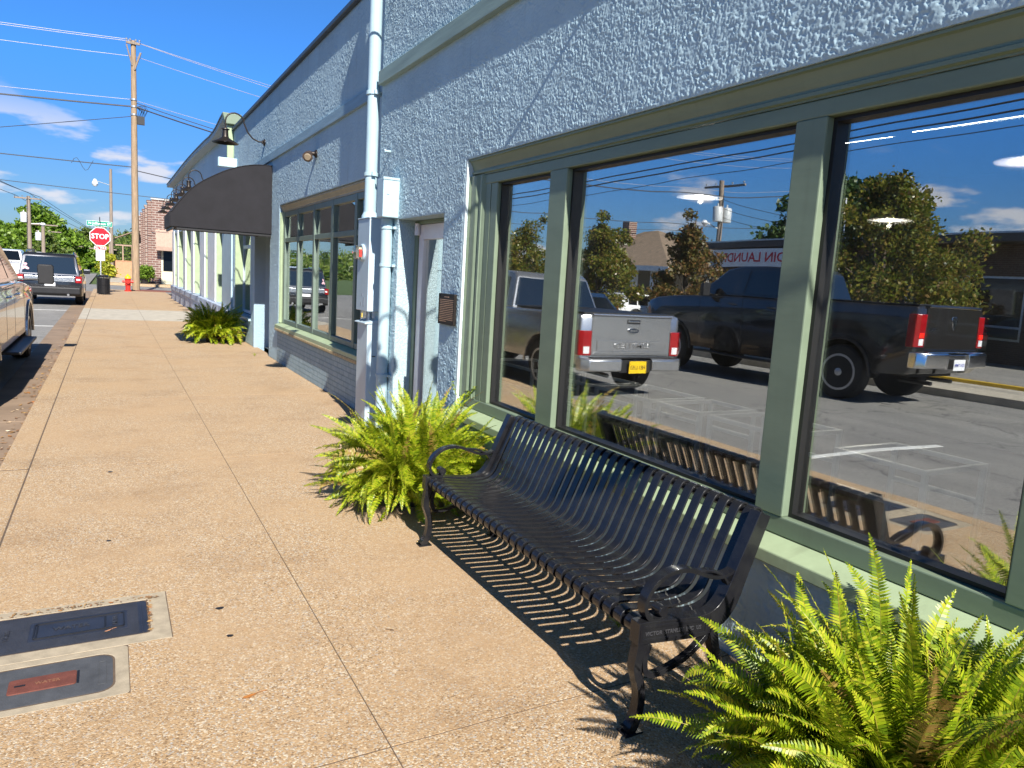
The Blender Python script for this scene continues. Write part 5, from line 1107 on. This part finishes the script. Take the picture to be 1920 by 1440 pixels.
for i, w_ in enumerate(('TWO', 'HOUR', 'PARKING', '8AM - 5PM')): text('lettering', w_, .085 if i < 3 else .05, m_signred, p_, (0, -.0135, 1.75-i*.12), (R_(90), 0, 0), .001)
b = MB(); b.box(-.58, .56, -.012, -.004, 3.04, 3.30); p_ = b.build('street_name_blade', m_signw, t); b = MB(); b.box(-.57, .55, -.015, -.0122, 3.055, 3.285); b.build('blade_face', m_signg, p_); text('lettering', 'N Jefferson ST', .17, m_signw, p_, (0, -.017, 3.17), (R_(90), 0, 0), .001)
b = MB(); b.box(-.012, -.004, -.35, .35, 3.32, 3.52); b.tube([(0, .0, 3.0), (0, 0, 3.5)], .02, 6); b.build('cross_blade', m_blackm, t)
for sgx in (): pass
t = thing('litter_bin', (-.25, 37.9, 0), 'black slatted steel litter bin on the kerb edge in front of the stop sign post', 'litter bin')
n = 28; t.scale = (.87, .87, .85)
for k in range(n):
    a = 2*math.pi*k/n; c_, s_ = math.cos(a), math.sin(a)
    b = MB(); pr = [(.30, .05), (.30, .80), (.345, .95)]
    b.loft([[(rr*c_-w*s_, rr*s_+w*c_, z) for w in (-.021, .021)]+[((rr+.006)*c_-w*s_, (rr+.006)*s_+w*c_, z) for w in (.021, -.021)] for rr, z in pr]); b.build('slat', m_black, t)
b = MB(); b.lathe([(.275, .04), (.285, .86), (.275, .86), (.26, .08), (.0, .08)], n=24); b.build('liner', m_blackm, t, smooth=True)
b = MB()
for z, r in ((.07, .31), (.5, .31), (.94, .35)): ring(b, [(r*math.cos(6.283*k/24), r*math.sin(6.283*k/24)) for k in range(24)], [((r-.02)*math.cos(6.283*k/24), (r-.02)*math.sin(6.283*k/24)) for k in range(24)], z-.015, z+.015)
b.build('hoop', m_black, t)
b = MB(); b.lathe([(.27, .95), (.2, 1.02), (.1, 1.03), (.1, 1.0), (.26, .93)], n=20); b.build('lid', m_black, t, smooth=True)
t = thing('fire_hydrant', (.83, 42.9, 0), 'red fire hydrant with a yellow bonnet beside the wooden utility pole', 'fire hydrant')
b = MB(); b.lathe([(.17, 0), (.17, .05), (.12, .06), (.115, .30), (.15, .31), (.15, .36), (.13, .37), (.135, .60), (.16, .62), (.16, .66)], n=18); b.build('barrel', m_hyd, t, smooth=True)
b = MB(); b.lathe([(.155, .662), (.15, .72), (.11, .80), (.04, .84), (.035, .90), (0, .905)], n=18); b.build('bonnet', m_hydy, t, smooth=True)
for ax, s_, r in (('x', -1, .055), ('x', 1, .055), ('y', -1, .075)):
    b = MB(); pr = [(r, 0), (r, .2*s_), (r+.02, .2*s_), (r+.02, .25*s_), (.02, .25*s_), (.02, .28*s_)]; b.lathe(pr, (0, 0, .50), 14, ax); b.build('nozzle', m_hyd, t, smooth=True)
def upole(x, y, h, label, r0=.17, r1=.11, m_=None, group='utility poles'):
    t = thing('utility_pole', (x, y, -.1), label, 'utility pole', group)
    b = MB(); b.tube([(0, 0, 0), (0, 0, h*.5), (.02, 0, h+.1)], [r0, (r0+r1)/2, r1], 14); b.build('pole', m_ or m_pole, t, smooth=True); return t
def crossarm(t, z, w, axis='x', ins=True, y=-.14):
    b = MB()
    if axis == 'x': b.box(-w, w, y-.05, y+.05, z-.06, z+.06)
    else: b.box(y-.05, y+.05, -w, w, z-.06, z+.06)
    a = b.build('crossarm', m_polew, t, bevel=.01)
    if ins:
        for k in (-.92, -.4, .4, .92):
            b = MB(); c = (k*w, y, z+.06) if axis == 'x' else (y, k*w, z+.06); b.lathe([(.015, 0), (.015, .06), (.05, .07), (.055, .12), (.03, .15), (0, .16)], c, 10); b.build('insulator', m_galv, a, smooth=True)
    return a
def transformer(t, z, x=.28, r=.2): b = MB(); b.lathe([(r, -.4), (r, .35), (r*.8, .42), (.05, .45), (.04, .6), (0, .6)], (x, -.12, z), 16); b.box(min(0, x), max(0, x), -.1, -.05, z-.03, z+.03); b.build('transformer', mat('transformer_grey', (.5, .52, .53), .4), t, smooth=True)
p1 = upole(1.23, 43.9, 12.75, 'tall wooden utility pole at the street corner beside the hydrant', .19, .12)
crossarm(p1, 12.7, .32, 'x', True); b = MB(); b.tube([(-.3, -.12, 12.6), (-.05, -.12, 11.6)], .035, 6); b.tube([(.35, -.12, 12.3), (.05, -.12, 11.4)], .05, 6); b.build('brace', m_polew, p1)
b = MB()
for z in (9.95, 9.6, 9.2): ring(b, [(.17*math.cos(6.283*k/14), .17*math.sin(6.283*k/14)) for k in range(14)], [(.12*math.cos(6.283*k/14), .12*math.sin(6.283*k/14)) for k in range(14)], z-.04, z+.04)
b.build('band', m_galv, p1)
b = MB(); b.box(.15, .5, -.12, .12, 8.75, 9.15); r = random.Random(2)
for k in range(7): b.tube([(.2+.05*k, 0, 9.15), (.3+.06*k, r.uniform(-.1, .1), 9.5+r.uniform(-.1, .15)), (.5, 0, 9.3+.08*k), (.1, .0, 9.6)], .012, 5)
b.build('splice_box', m_blackm, p1)
p2 = upole(.2, 75, 9.5, 'bare grey wooden pole with a street lamp, beyond the stop sign', .16, .11, m_polew)
b = MB(); b.tube([(-.1, 0, 8.2), (-1.1, 0, 8.45)], .03, 6); la = b.build('lamp_arm', m_galv, p2, smooth=True); b = MB(); b.lathe([(.1, 8.6), (.2, 8.4), (.26, 8.2), (.15, 8.0), (0, 7.95)], (-1.2, 0, 0), 14); b.build('lamp_head', m_lens, p2, smooth=True)
p3 = upole(-5.95, 75, 6.5, 'pale wooden pole with crossarm and transformer behind the dark wagon', .2, .14, m_polew)
crossarm(p3, 6.4, 1.0); transformer(p3, 4.8, -.35, .25); b = MB(); b.tube([(.1, 0, 4.3), (.9, 0, 4.4)], .03, 6); b.lathe([(.15, 4.45), (.22, 4.3), (0, 4.1)], (1., 0, 0), 10); b.build('lamp_head', m_lens, p3); b = MB(); b.box(-.15, .35, -.25, .25, 1.5, 2.2); b.build('splice_box', m_blackm, p3)
for x, y, h, lb, tr in ((-5.95, 90, 4.9, 'second pole with crossarm in the line of poles before the large tree', -.4), (-6.65, 110, 4.8, 'third pole with crossarm and transformer in the line before the large tree', -.45), (-7.0, 130, 4.2, 'fourth pole with crossarm in the line of poles before the large tree', -.4), (-4.8, 140, 3.6, 'short distant pole with crossarm right of the large tree', None), (-.6, 95, 2.9, 'thin pale pole seen just left of the stop sign post', None)):
    q = upole(x, y, h, lb, .2, .15, m_polew); crossarm(q, h-.1, 1.35, ins=False)
    if tr: transformer(q, h-1.3, tr, .28)
# wires: catenaries between the poles (cross street and along the street)
def wire(name, p, q, sag, r, m_, label, n=18):
    pts = [(p[0]+(q[0]-p[0])*k/n, p[1]+(q[1]-p[1])*k/n, p[2]+(q[2]-p[2])*k/n-4*sag*(k/n)*(1-k/n)) for k in range(n+1)]
    b = MB(); b.tube(pts, r, 5); o = b.build(name, m_, smooth=True); return tag(o, label, 'wire', 'overhead wires')
A = (1.23, 43.9)
wl = [((-.3, 12.78), (-46, 13.4), (38, 10.0), m_wirel, 'highest pale wire of the pair over the cross street'), ((.0, 12.72), (-46, 13.2), (38, 9.4), m_wirel, 'second pale wire just under the topmost over the cross street'),
      ((.1, 12.0), (-46, 12.6), (38, 9.0), m_wirel, 'third pale wire running below the pole top'), ((-.1, 9.85), (-46, 10.6), (38, 7.0), m_wirel, 'single thin pale wire at the middle of the wooden pole')]
for (dx_, z), (xl, zl), (xr, zr), m_, lb in wl:
    wire('wire', (A[0]+dx_, 43.9, z), (xl, 43.9, zl), 1.0, .014, m_, lb+', left span'); wire('wire', (A[0]+dx_, 43.9, z), (xr, 43.9, zr), .8, .014, m_, lb+', right span')
wire('cable', (1.1, 43.9, 9.5), (-46, 43.9, 10.2), 1.0, .04, m_wire, 'thick black twisted cable leaving the wooden pole to the left')
wire('cable', (1.35, 43.9, 9.5), (20, 30, 4.9), .5, .035, m_wire, 'thick black cable dropping from the wooden pole to the roof of the corner shop')
wire('cable', (1.35, 43.9, 9.7), (22, 33, 5.2), .5, .02, m_wire, 'thinner black cable beside the thick one dropping to the shop roofs')
wire('cable', (1.1, 43.9, 9.0), (-40, 60, 2.5), .3, .018, m_wire, 'thin line sloping down to the left from the wooden pole')
wire('cable', (1.2, 43.9, 6.45), (-46, 43.9, 7.6), .5, .025, m_wire, 'black telephone cable with slack loops at the lower pole')
wire('cable', (1.2, 43.9, 6.3), (30, 43.9, 4.4), .5, .025, m_wire, 'black telephone cable to the right of the lower pole')
b = MB(); b.tube([(-1.6+.12*k, 43.8, 6.3+.3*math.sin(k*.9)-.08*k*0) for k in range(9)], .012, 5); tag(b.build('cable', m_wire, smooth=True), 'slack coil of cable hanging at the lower telephone line', 'wire', 'overhead wires')
wire('cable', (3.5, 57, 6.0), (-46, 57, 7.9), .3, .022, m_wire, 'lowest black cable crossing in front of the brick building')
for k, (dx_, z) in enumerate(((-.9, 6.5), (0, 6.8), (.9, 6.5))):
    wire('wire', (-5.95+dx_, 75, z), (-14+dx_, 20, 12.5-.4*k), 1.4, .022, m_wire, 'thin wire rising to the left from the pale crossarm pole, %s of three' % ('left', 'middle', 'right')[k])
    wire('wire', (-5.95+dx_, 75, z), (4, 140, 3.6), .6, .02, m_wire, 'thin wire falling away to the right from the pale crossarm pole, %s of three' % ('left', 'middle', 'right')[k])
# pole and lines across the street (seen in the shop glass)
p4 = upole(-26, 31.8, 8.2, 'wooden power pole with transformers between the old house and the laundry', .2, .13, m_polew)
crossarm(p4, 8.0, 1.5, 'y', True); transformer(p4, 6.4, .35, .28); transformer(p4, 6.4, -.35, .28); b = MB(); b.tube([(.1, 0, 5.6), (.9, .2, 5.9)], .03, 6); b.lathe([(.1, 6.0), (.2, 5.85), (0, 5.6)], (1., .2, 0), 10); b.build('lamp_head', m_lens, p4)
for k, (z, x) in enumerate(((6.45, -11.9), (6.30, -12.1), (5.95, -12.0))):
    wire('cable', (x, -25, z+.5), (x, 70, z-.6), .5, .024 if k < 2 else .012, m_wire, ('upper thick cable over the far sidewalk, seen in the glass', 'lower thick cable over the far sidewalk, seen in the glass', 'thin third cable over the far sidewalk, seen in the glass')[k], n=30)
for k in range(3): wire('wire', (-26, 31.8, 7.2-(.5*k)), (-27, 18, 4.6-.2*k), .5, .014, m_wire, 'service wire from the power pole to the laundry roof, %s' % ('highest', 'middle', 'lowest')[k])
# =====================================================================
# BUILDINGS BEYOND THE CROSS STREET
# =====================================================================
BB = thing('brick_building', (2.75, 60, 0), 'red brick building with stepped pilasters and tan metal awnings across the side street', 'building')
b = MB(); panels(b, 2.75, 14, 60.01, 60.3, 0, 6.1, []) if False else None
b = MB()
for (xa, xb, za, zb_) in ((2.75, 3.35, 0, 6.1), (4.35, 14, 0, 6.1), (3.35, 4.35, 2.75, 6.1)): b.box(xa, xb, 60.0, 60.3, za, zb_)
P(b, 'front_wall', m_rbrick, BB)
b = MB(); b.box(2.75, 3.0, 60.302, 96, 0, 5.7); P(b, 'side_wall', m_rbrickY, BB)
b = MB(); b.box(2.70, 14, 59.94, 60.34, 6.102, 6.2); P(b, 'coping', mat('pale_coping', (.5, .48, .45), .7), BB)
y = 60.302; i = 0
while y < 95:
    b = MB(); b.box(2.5, 2.748, y, y+.7, 0, 5.9-i*.06); b.box(2.45, 2.75, y-.0, y+.75, 5.9-i*.06+.001, 6.05-i*.06); P(b, 'pilaster', m_rbrickY, BB); y += 4.3; i += 1
b = MB(); b.box(3.36, 4.34, 60.1, 60.2, .0, .95); P(b, 'stall_panel', m_cream, BB); b = MB(); b.box(3.36, 3.5, 60.08, 60.2, .95, 2.75); b.box(4.2, 4.34, 60.08, 60.2, .95, 2.75); P(b, 'window_frame', m_cream, BB)
b = MB(); b.box(3.5, 4.2, 60.14, 60.16, .95, 2.75); P(b, 'pane', m_cglass, BB)
b = MB()
for k in range(12): b.prism([(59.2, 2.7), (60.0, 3.95), (60.0, 4.0), (59.2, 2.75)] if k % 2 else [(59.22, 2.7), (60.0, 3.92), (60.0, 3.97), (59.22, 2.72)], 3.0+k*.14, 3.0+(k+1)*.14, 'x')
b.box(3.0, 4.68, 59.2, 59.215, 2.45, 2.7); P(b, 'metal_awning', m_mawn, BB)
b = MB(); b.box(3.1, 13.8, 60.4, 95, 5.4, 5.5); b.box(4.5, 4.6, 60.4, 95, 0, 5.4); P(b, 'roof', m_cap, BB)
t = thing('metal_awning', (2.0, 78, 4.), 'striped tan metal awning sticking out from the far brick wall above the wooden pole', 'awning')
b = MB()
for k in range(10): b.prism([(-1.6, -.5), (.5, .45), (.5, .5), (-1.6, -.45)], -2+k*.4, -2+k*.4+.36, 'y')
b.box(-1.6, -1.55, -2, 2, -.75, -.48); b.build('awning_sheet', m_mawn, t)
t = thing('shrub', (2.2, 58.8, 0), 'round green shrub in a dark pot at the corner of the brick building', 'shrub')
def leaves(n, centres, size, seed, flat=.0, elong=1.6, jitter=1.):
    """leaf clumps: centres (x,y,z,r) -> one mesh of many small leaf quads with a fold"""
    rs = np.random.RandomState(seed); w = np.array([c[3]**2 for c in centres]); w = w/w.sum(); idx = rs.choice(len(centres), n, p=w); Cc = np.array(centres)[idx]
    dv = rs.normal(size=(n, 3)); dv /= np.linalg.norm(dv, axis=1)[:, None]; rad = Cc[:, 3]*(rs.rand(n)**.45)*(1+.28*np.abs(rs.normal(size=n)))*jitter
    p = Cc[:, :3]+dv*rad[:, None]*np.array([1, 1, .8])
    t = rs.normal(size=(n, 3))+dv*.8; t[:, 2] -= .3; t /= np.linalg.norm(t, axis=1)[:, None]
    u = np.cross(t, rs.normal(size=(n, 3))); u /= np.linalg.norm(u, axis=1)[:, None]
    s = size*(.6+.8*rs.rand(n))[:, None]
    V = np.stack([p-t*s*elong*.5, p+u*s*.5, p+t*s*elong*.5, p-u*s*.5], 1).reshape(-1, 3)
    return V
def leafobj(name, V, m_, parent=None):
    me = bpy.data.meshes.new(name); n = len(V)//4
    me.vertices.add(len(V)); me.vertices.foreach_set('co', V.astype(np.float32).ravel()); me.loops.add(n*4); me.loops.foreach_set('vertex_index', np.arange(n*4, dtype=np.int32))
    me.polygons.add(n); me.polygons.foreach_set('loop_start', np.arange(0, n*4, 4, dtype=np.int32)); me.update(calc_edges=True); me.materials.append(m_)
    o = bpy.data.objects.new(name, me); C.objects.link(o)
    if parent is not None: o.parent = parent
    return o
leafobj('foliage', leaves(2500, [(0, 0, .75, .55), (.2, -.2, .95, .35)], .09, 4), m_leafg, t)
b = MB(); b.lathe([(.25, 0), (.32, .35), (.0, .35)], n=14); b.build('pot', m_blackm, t)
t = thing('planter_wall', (1.1, 76, 0), 'low tan brick planter wall beyond the side street behind the hydrant', 'wall')
b = MB(); b.box(-.95, 1.0, 0, .4, -.2, 1.5); b.box(-1.0, 1.05, -.03, .43, 1.501, 1.56); b.build('wall', mat('tan_render', (.48, .26, .15), .8, var=.15), t)
t = thing('railing', (.75, 76.2, 1.5), 'tan timber railing with wires above the low planter wall', 'railing')
b = MB(); b.box(-.75, 1.2, 0, .12, 1.38, 1.5); b.build('top_rail', m_mawn, t)
for x in (-.72, .35, 1.1): b = MB(); b.box(x-.05, x+.05, 0, .1, .05, 1.38); b.build('post', m_mawn, t)
b = MB()
for k in range(5): b.tube([(-.7, .05, .25+k*.22), (1.1, .05, .25+k*.22)], .02, 5)
b.build('cables', m_blackm, t)
t = thing('shrub', (-.35, 72, 0), 'yellow green climbing shrub between the stop sign and the grey pole', 'shrub')
leafobj('foliage', leaves(3500, [(0, 0, .9, .5), (.2, 0, 1.7, .45), (-.1, 0, 2.4, .35), (.3, 0, .5, .5)], .13, 14), leafmat('yellow_leaf', [(.2, .26, .02), (.35, .38, .03), (.5, .45, .04)], .3), t)
b = MB(); b.tube([(0, 0, 0), (.1, 0, 1.2), (0, 0, 2.4)], .06, 6); b.build('trunk', m_bark, t)
# trees
def tree(name, loc, label, h, cr, seed, m_, nleaf, size, trunk=.22, spread=1., base=.3, group=None, clump=None, tall=1.):
    r = random.Random(seed); t = thing(name, loc, label, 'tree', group); cs = []
    b = MB(); b.tube([(0, 0, -.3), (r.uniform(-.1, .1), 0, h*.25), (r.uniform(-.2, .2), r.uniform(-.2, .2), h*.55), (r.uniform(-.2, .2), 0, h*.85)], [trunk, trunk*.75, trunk*.45, trunk*.12], 10)
    nb = clump or 24
    for k in range(nb):
        a = 6.283*k*.381966; q = (k+.5)/nb; zz = h*(base+(.97-base)*q); rr = cr*(1-.95*max(0, (q-.25)/.75)**1.1)*r.uniform(.4, 1.05)*spread
        c = (rr*math.cos(a), rr*math.sin(a), zz+r.uniform(-.3, .3)*h*.08); cs.append(c+(cr*r.uniform(.15, .34)*(1-.3*q),))
        z1 = zz*r.uniform(.45, .65); b.tube([(0, 0, z1), (c[0]*.5, c[1]*.5, z1+(c[2]-z1)*.65), c[:3]], [trunk*.35, trunk*.2, trunk*.06], 6)
        for s_ in range(2):
            c2 = (c[0]+r.gauss(0, cr*.2), c[1]+r.gauss(0, cr*.2), c[2]+r.gauss(0, cr*.18), cr*r.uniform(.1, .22)); cs.append(c2); b.tube([c[:3], c2[:3]], [trunk*.08, trunk*.03], 5)
    b.build('trunk', m_bark, t, smooth=True); leafobj('crown', leaves(nleaf, cs, size, seed), m_, t); return t
tree('street_tree', (-12.6, 12.05, 0), 'small pear tree with yellowing leaves across the street, right hand one in the glass', 4.9, 2.25, 3, m_leafo, 30000, .065, .12, base=.26, clump=20)
tree('street_tree', (-13.5, 25.8, 0), 'small pear tree with yellowing leaves across the street, middle one in the glass', 4.3, 1.8, 5, m_leafo, 22000, .075, .1, base=.2)
tree('street_tree', (-13.5, 33.0, 0), 'small pear tree with yellowing leaves seen through the narrow pane', 4.2, 2.4, 8, m_leafo, 22000, .08, .11, base=.2)
tree('street_tree', (-12.0, 18.8, 0), 'thin reddish leaved tree in front of the porch of the old house', 3.8, 1.35, 12, leafmat('reddish_leaf', [(.07, .09, .02), (.15, .12, .03), (.24, .11, .04), (.16, .15, .035)], .35), 11000, .07, .08, base=.2)
tree('oak_tree', (-26.5, 23.8, 0), 'big dark tree rising behind the flat roof of the laundry', 7.4, 3.4, 15, m_leafd, 26000, .16, .3)
tree('oak_tree', (-30, 5.0, 0), 'dark spreading tree behind the nearer end of the laundry roof', 7.4, 4.2, 18, m_leafd, 24000, .17, .3)
tree('oak_tree', (-31, 13, 0), 'loose pale green tree beyond the laundry roof', 6.0, 3.4, 19, m_leafg, 14000, .13, .22)
tree('oak_tree', (-7.9, 118, -1), 'very large spreading green tree beyond the line of poles', 8.4, 5.0, 23, m_leafg, 26000, .30, .45, base=.1, clump=34)
for x, y, h, cr, s, lb in ((-13.0, 112, 5.2, 4.0, 31, 'bushy green tree at the left edge behind the white pickup'), (-3.9, 150, 6.4, 3.4, 32, 'darker tree right of the very large spreading tree'), (-10.5, 98, 4.2, 3.2, 33, 'low green tree behind the white pickup'), (-6.5, 104, 3.8, 3.0, 34, 'low bright green tree right behind the dark wagon'), (-2.4, 118, 3.6, 2.6, 35, 'small green tree left of the stop sign post'), (.6, 125, 3.4, 2.6, 36, 'small green tree right of the stop sign post'), (3.2, 122, 3.2, 2.6, 38, 'small dark green tree behind the timber railing'), (5.2, 135, 3.4, 2.8, 39, 'small dark green tree at the far end of the brick building')):
    tree('green_tree', (x, y, -1.2), lb, h+1.2, cr, s, m_leafg if s % 2 else m_leafh, 7000, .26, .2, base=.05)
# wooded hill
b = MB(); nx, ny = 60, 10; vs = []; fs = []
for jy in range(ny+1):
    for ix in range(nx+1):
        x = -260+ix*10; y = 230+jy*40; k = jy/ny; vs.append((x, y, -3+(11+5*math.sin(x*.013+1)+3*math.sin(x*.037))*math.sin(min(1, k*1.5)*math.pi/2)))
for jy in range(ny):
    for ix in range(nx): o_ = jy*(nx+1)+ix; fs.append((o_, o_+1, o_+nx+2, o_+nx+1))
b.add(vs, fs); structure(b.build('hill', mat('wooded_hill_ground', (.05, .08, .03), .95, var=.3, vs=.05), smooth=True, fix=False))
rs = np.random.RandomState(8); cs = []
for k in range(520):
    x = rs.uniform(-120, 100); y = rs.uniform(175, 380); kk = max(0, (y-230)/400); zz = -3+(11+5*math.sin(x*.013+1)+3*math.sin(x*.037))*math.sin(min(1, kk*1.5)*math.pi/2); rr = rs.uniform(3.0, 5.5); cs.append((x, y, zz+rr*.6, rr))
tag(leafobj('woodland', leaves(120000, cs, .75, 77), m_leafh), 'distant woodland covering the hill beyond the town', 'woodland', kind='stuff')
# ---- across the street: laundry, house ----
LB = thing('laundry_building', (-20, 14, 0), 'long low dark brick laundry with flat roof and steel framed windows across the street', 'building')
b = MB(); wins = [(4+4.1*k, 7.9+4.1*k, .7, 2.75) for k in range(-4, 3)]; panels(b, -20.3, -20, -14, 25.2, -.1, 3.75, wins); b.box(-32, -20.3, 25.0, 25.2, -.1, 3.75); P(b, 'wall', m_dbrick, LB)
b = MB(); b.box(-32, -19.0, -14.2, 25.6, 3.76, 4.02); P(b, 'roof', mat('dark_fascia', (.06, .055, .055), .6), LB, bevel=.02)
b = MB(); b.box(-19.02, -18.97, -14.3, 25.7, 4.02, 4.08); P(b, 'roof_edge', m_galv, LB)
for a, c, z0_, z1_ in wins:
    w = MB(); yc = (a+c)/2
    for yv in (a, yc-.04, c-.08): w.box(-20.12, -20.04, yv, yv+.08, z0_, z1_)
    for zv in (z0_, z1_-.07, 1.1): w.box(-20.115, -20.045, a+.08, yc-.04, zv, zv+.07); w.box(-20.115, -20.045, yc+.04, c-.08, zv, zv+.07)
    f_ = P(w, 'window_frame', m_galv, LB); g_ = MB(); g_.box(-20.09, -20.085, a, c, z0_, z1_); P(g_, 'pane', m_cglass, f_)
t = thing('shop_sign', (-18.9, 22.3, 3.3), 'white laundry sign with red capital letters under the flat roof', 'sign')
b = MB(); b.box(0, .06, -2.6, 2.6, -.38, .38); bo = b.build('board', m_signw, t); text('lettering', 'COIN LAUNDRY', .56, m_signred, bo, (.062, 0, 0), (R_(90), 0, R_(90)), .002, sx=1.05)
for x, y, z in ((-20.5, 19.3, 1.7), (-20.6, 18.3, 2.0)): b = MB(); b.tube([(0, 0, 0), (0, 0, z)], .03, 6); o = b.build('antenna', m_signw); o.location = (x, y, 4.02); tag(o, 'thin white antenna rod on the laundry roof, '+('shorter' if z < 1.8 else 'taller'), 'antenna')
HS = thing('old_house', (-31, 43.5, 0), 'old house with a hipped brown roof, brick chimney and white porch posts across the street', 'house')
b = MB(); b.box(-40, -31, 38, 52, 0, 3.3); P(b, 'wall', mat('house_wall', (.35, .33, .30), .8), HS)
b = MB(); b.add([(-40.8, 37.2, 3.3), (-27.2, 37.2, 3.3), (-27.2, 52.8, 3.3), (-40.8, 52.8, 3.3), (-34, 46.5, 6.5), (-34, 48.5, 6.5)], [(3, 2, 1, 0), (0, 1, 4), (1, 2, 5, 4), (2, 3, 5), (3, 0, 4, 5)]); P(b, 'roof', mat('brown_shingles', (.22, .16, .11), .9, var=.2, vs=3, bump=.8, bs=8, bd=.05), HS)
b = MB(); b.box(-32.6, -31.8, 47.8, 48.6, 4.6, 7.2); P(b, 'chimney', m_rbrickY, HS)
b = MB(); b.box(-27.25, -27.0, 37.1, 52.9, 3.0, 3.32); P(b, 'gutter_board', m_white, HS)
for y in (39.2, 41.4, 44.8, 48.5, 52.0): b = MB(); b.box(-27.9, -27.5, y-.2, y+.2, .5, 3.05); P(b, 'porch_post', m_white, HS, bevel=.02)
b = MB(); b.box(-31, -27.2, 38, 52, 0, .5); P(b, 'porch_floor', m_conc, HS)
b = MB(); b.box(-31.05, -30.95, 41.0, 42.4, .5, 2.7); P(b, 'door', m_blackm, HS)
b = MB()
for k in range(9): b.tube([(-27.4+.12*k, 42.0, .5-.04*k), (-27.4+.12*k, 42.0, 1.4-.05*k)], .02, 5)
b.tube([(-27.4, 42.0, 1.4), (-26.3, 42.0, .98)], .03, 5); P(b, 'railing', m_white, HS)
# end
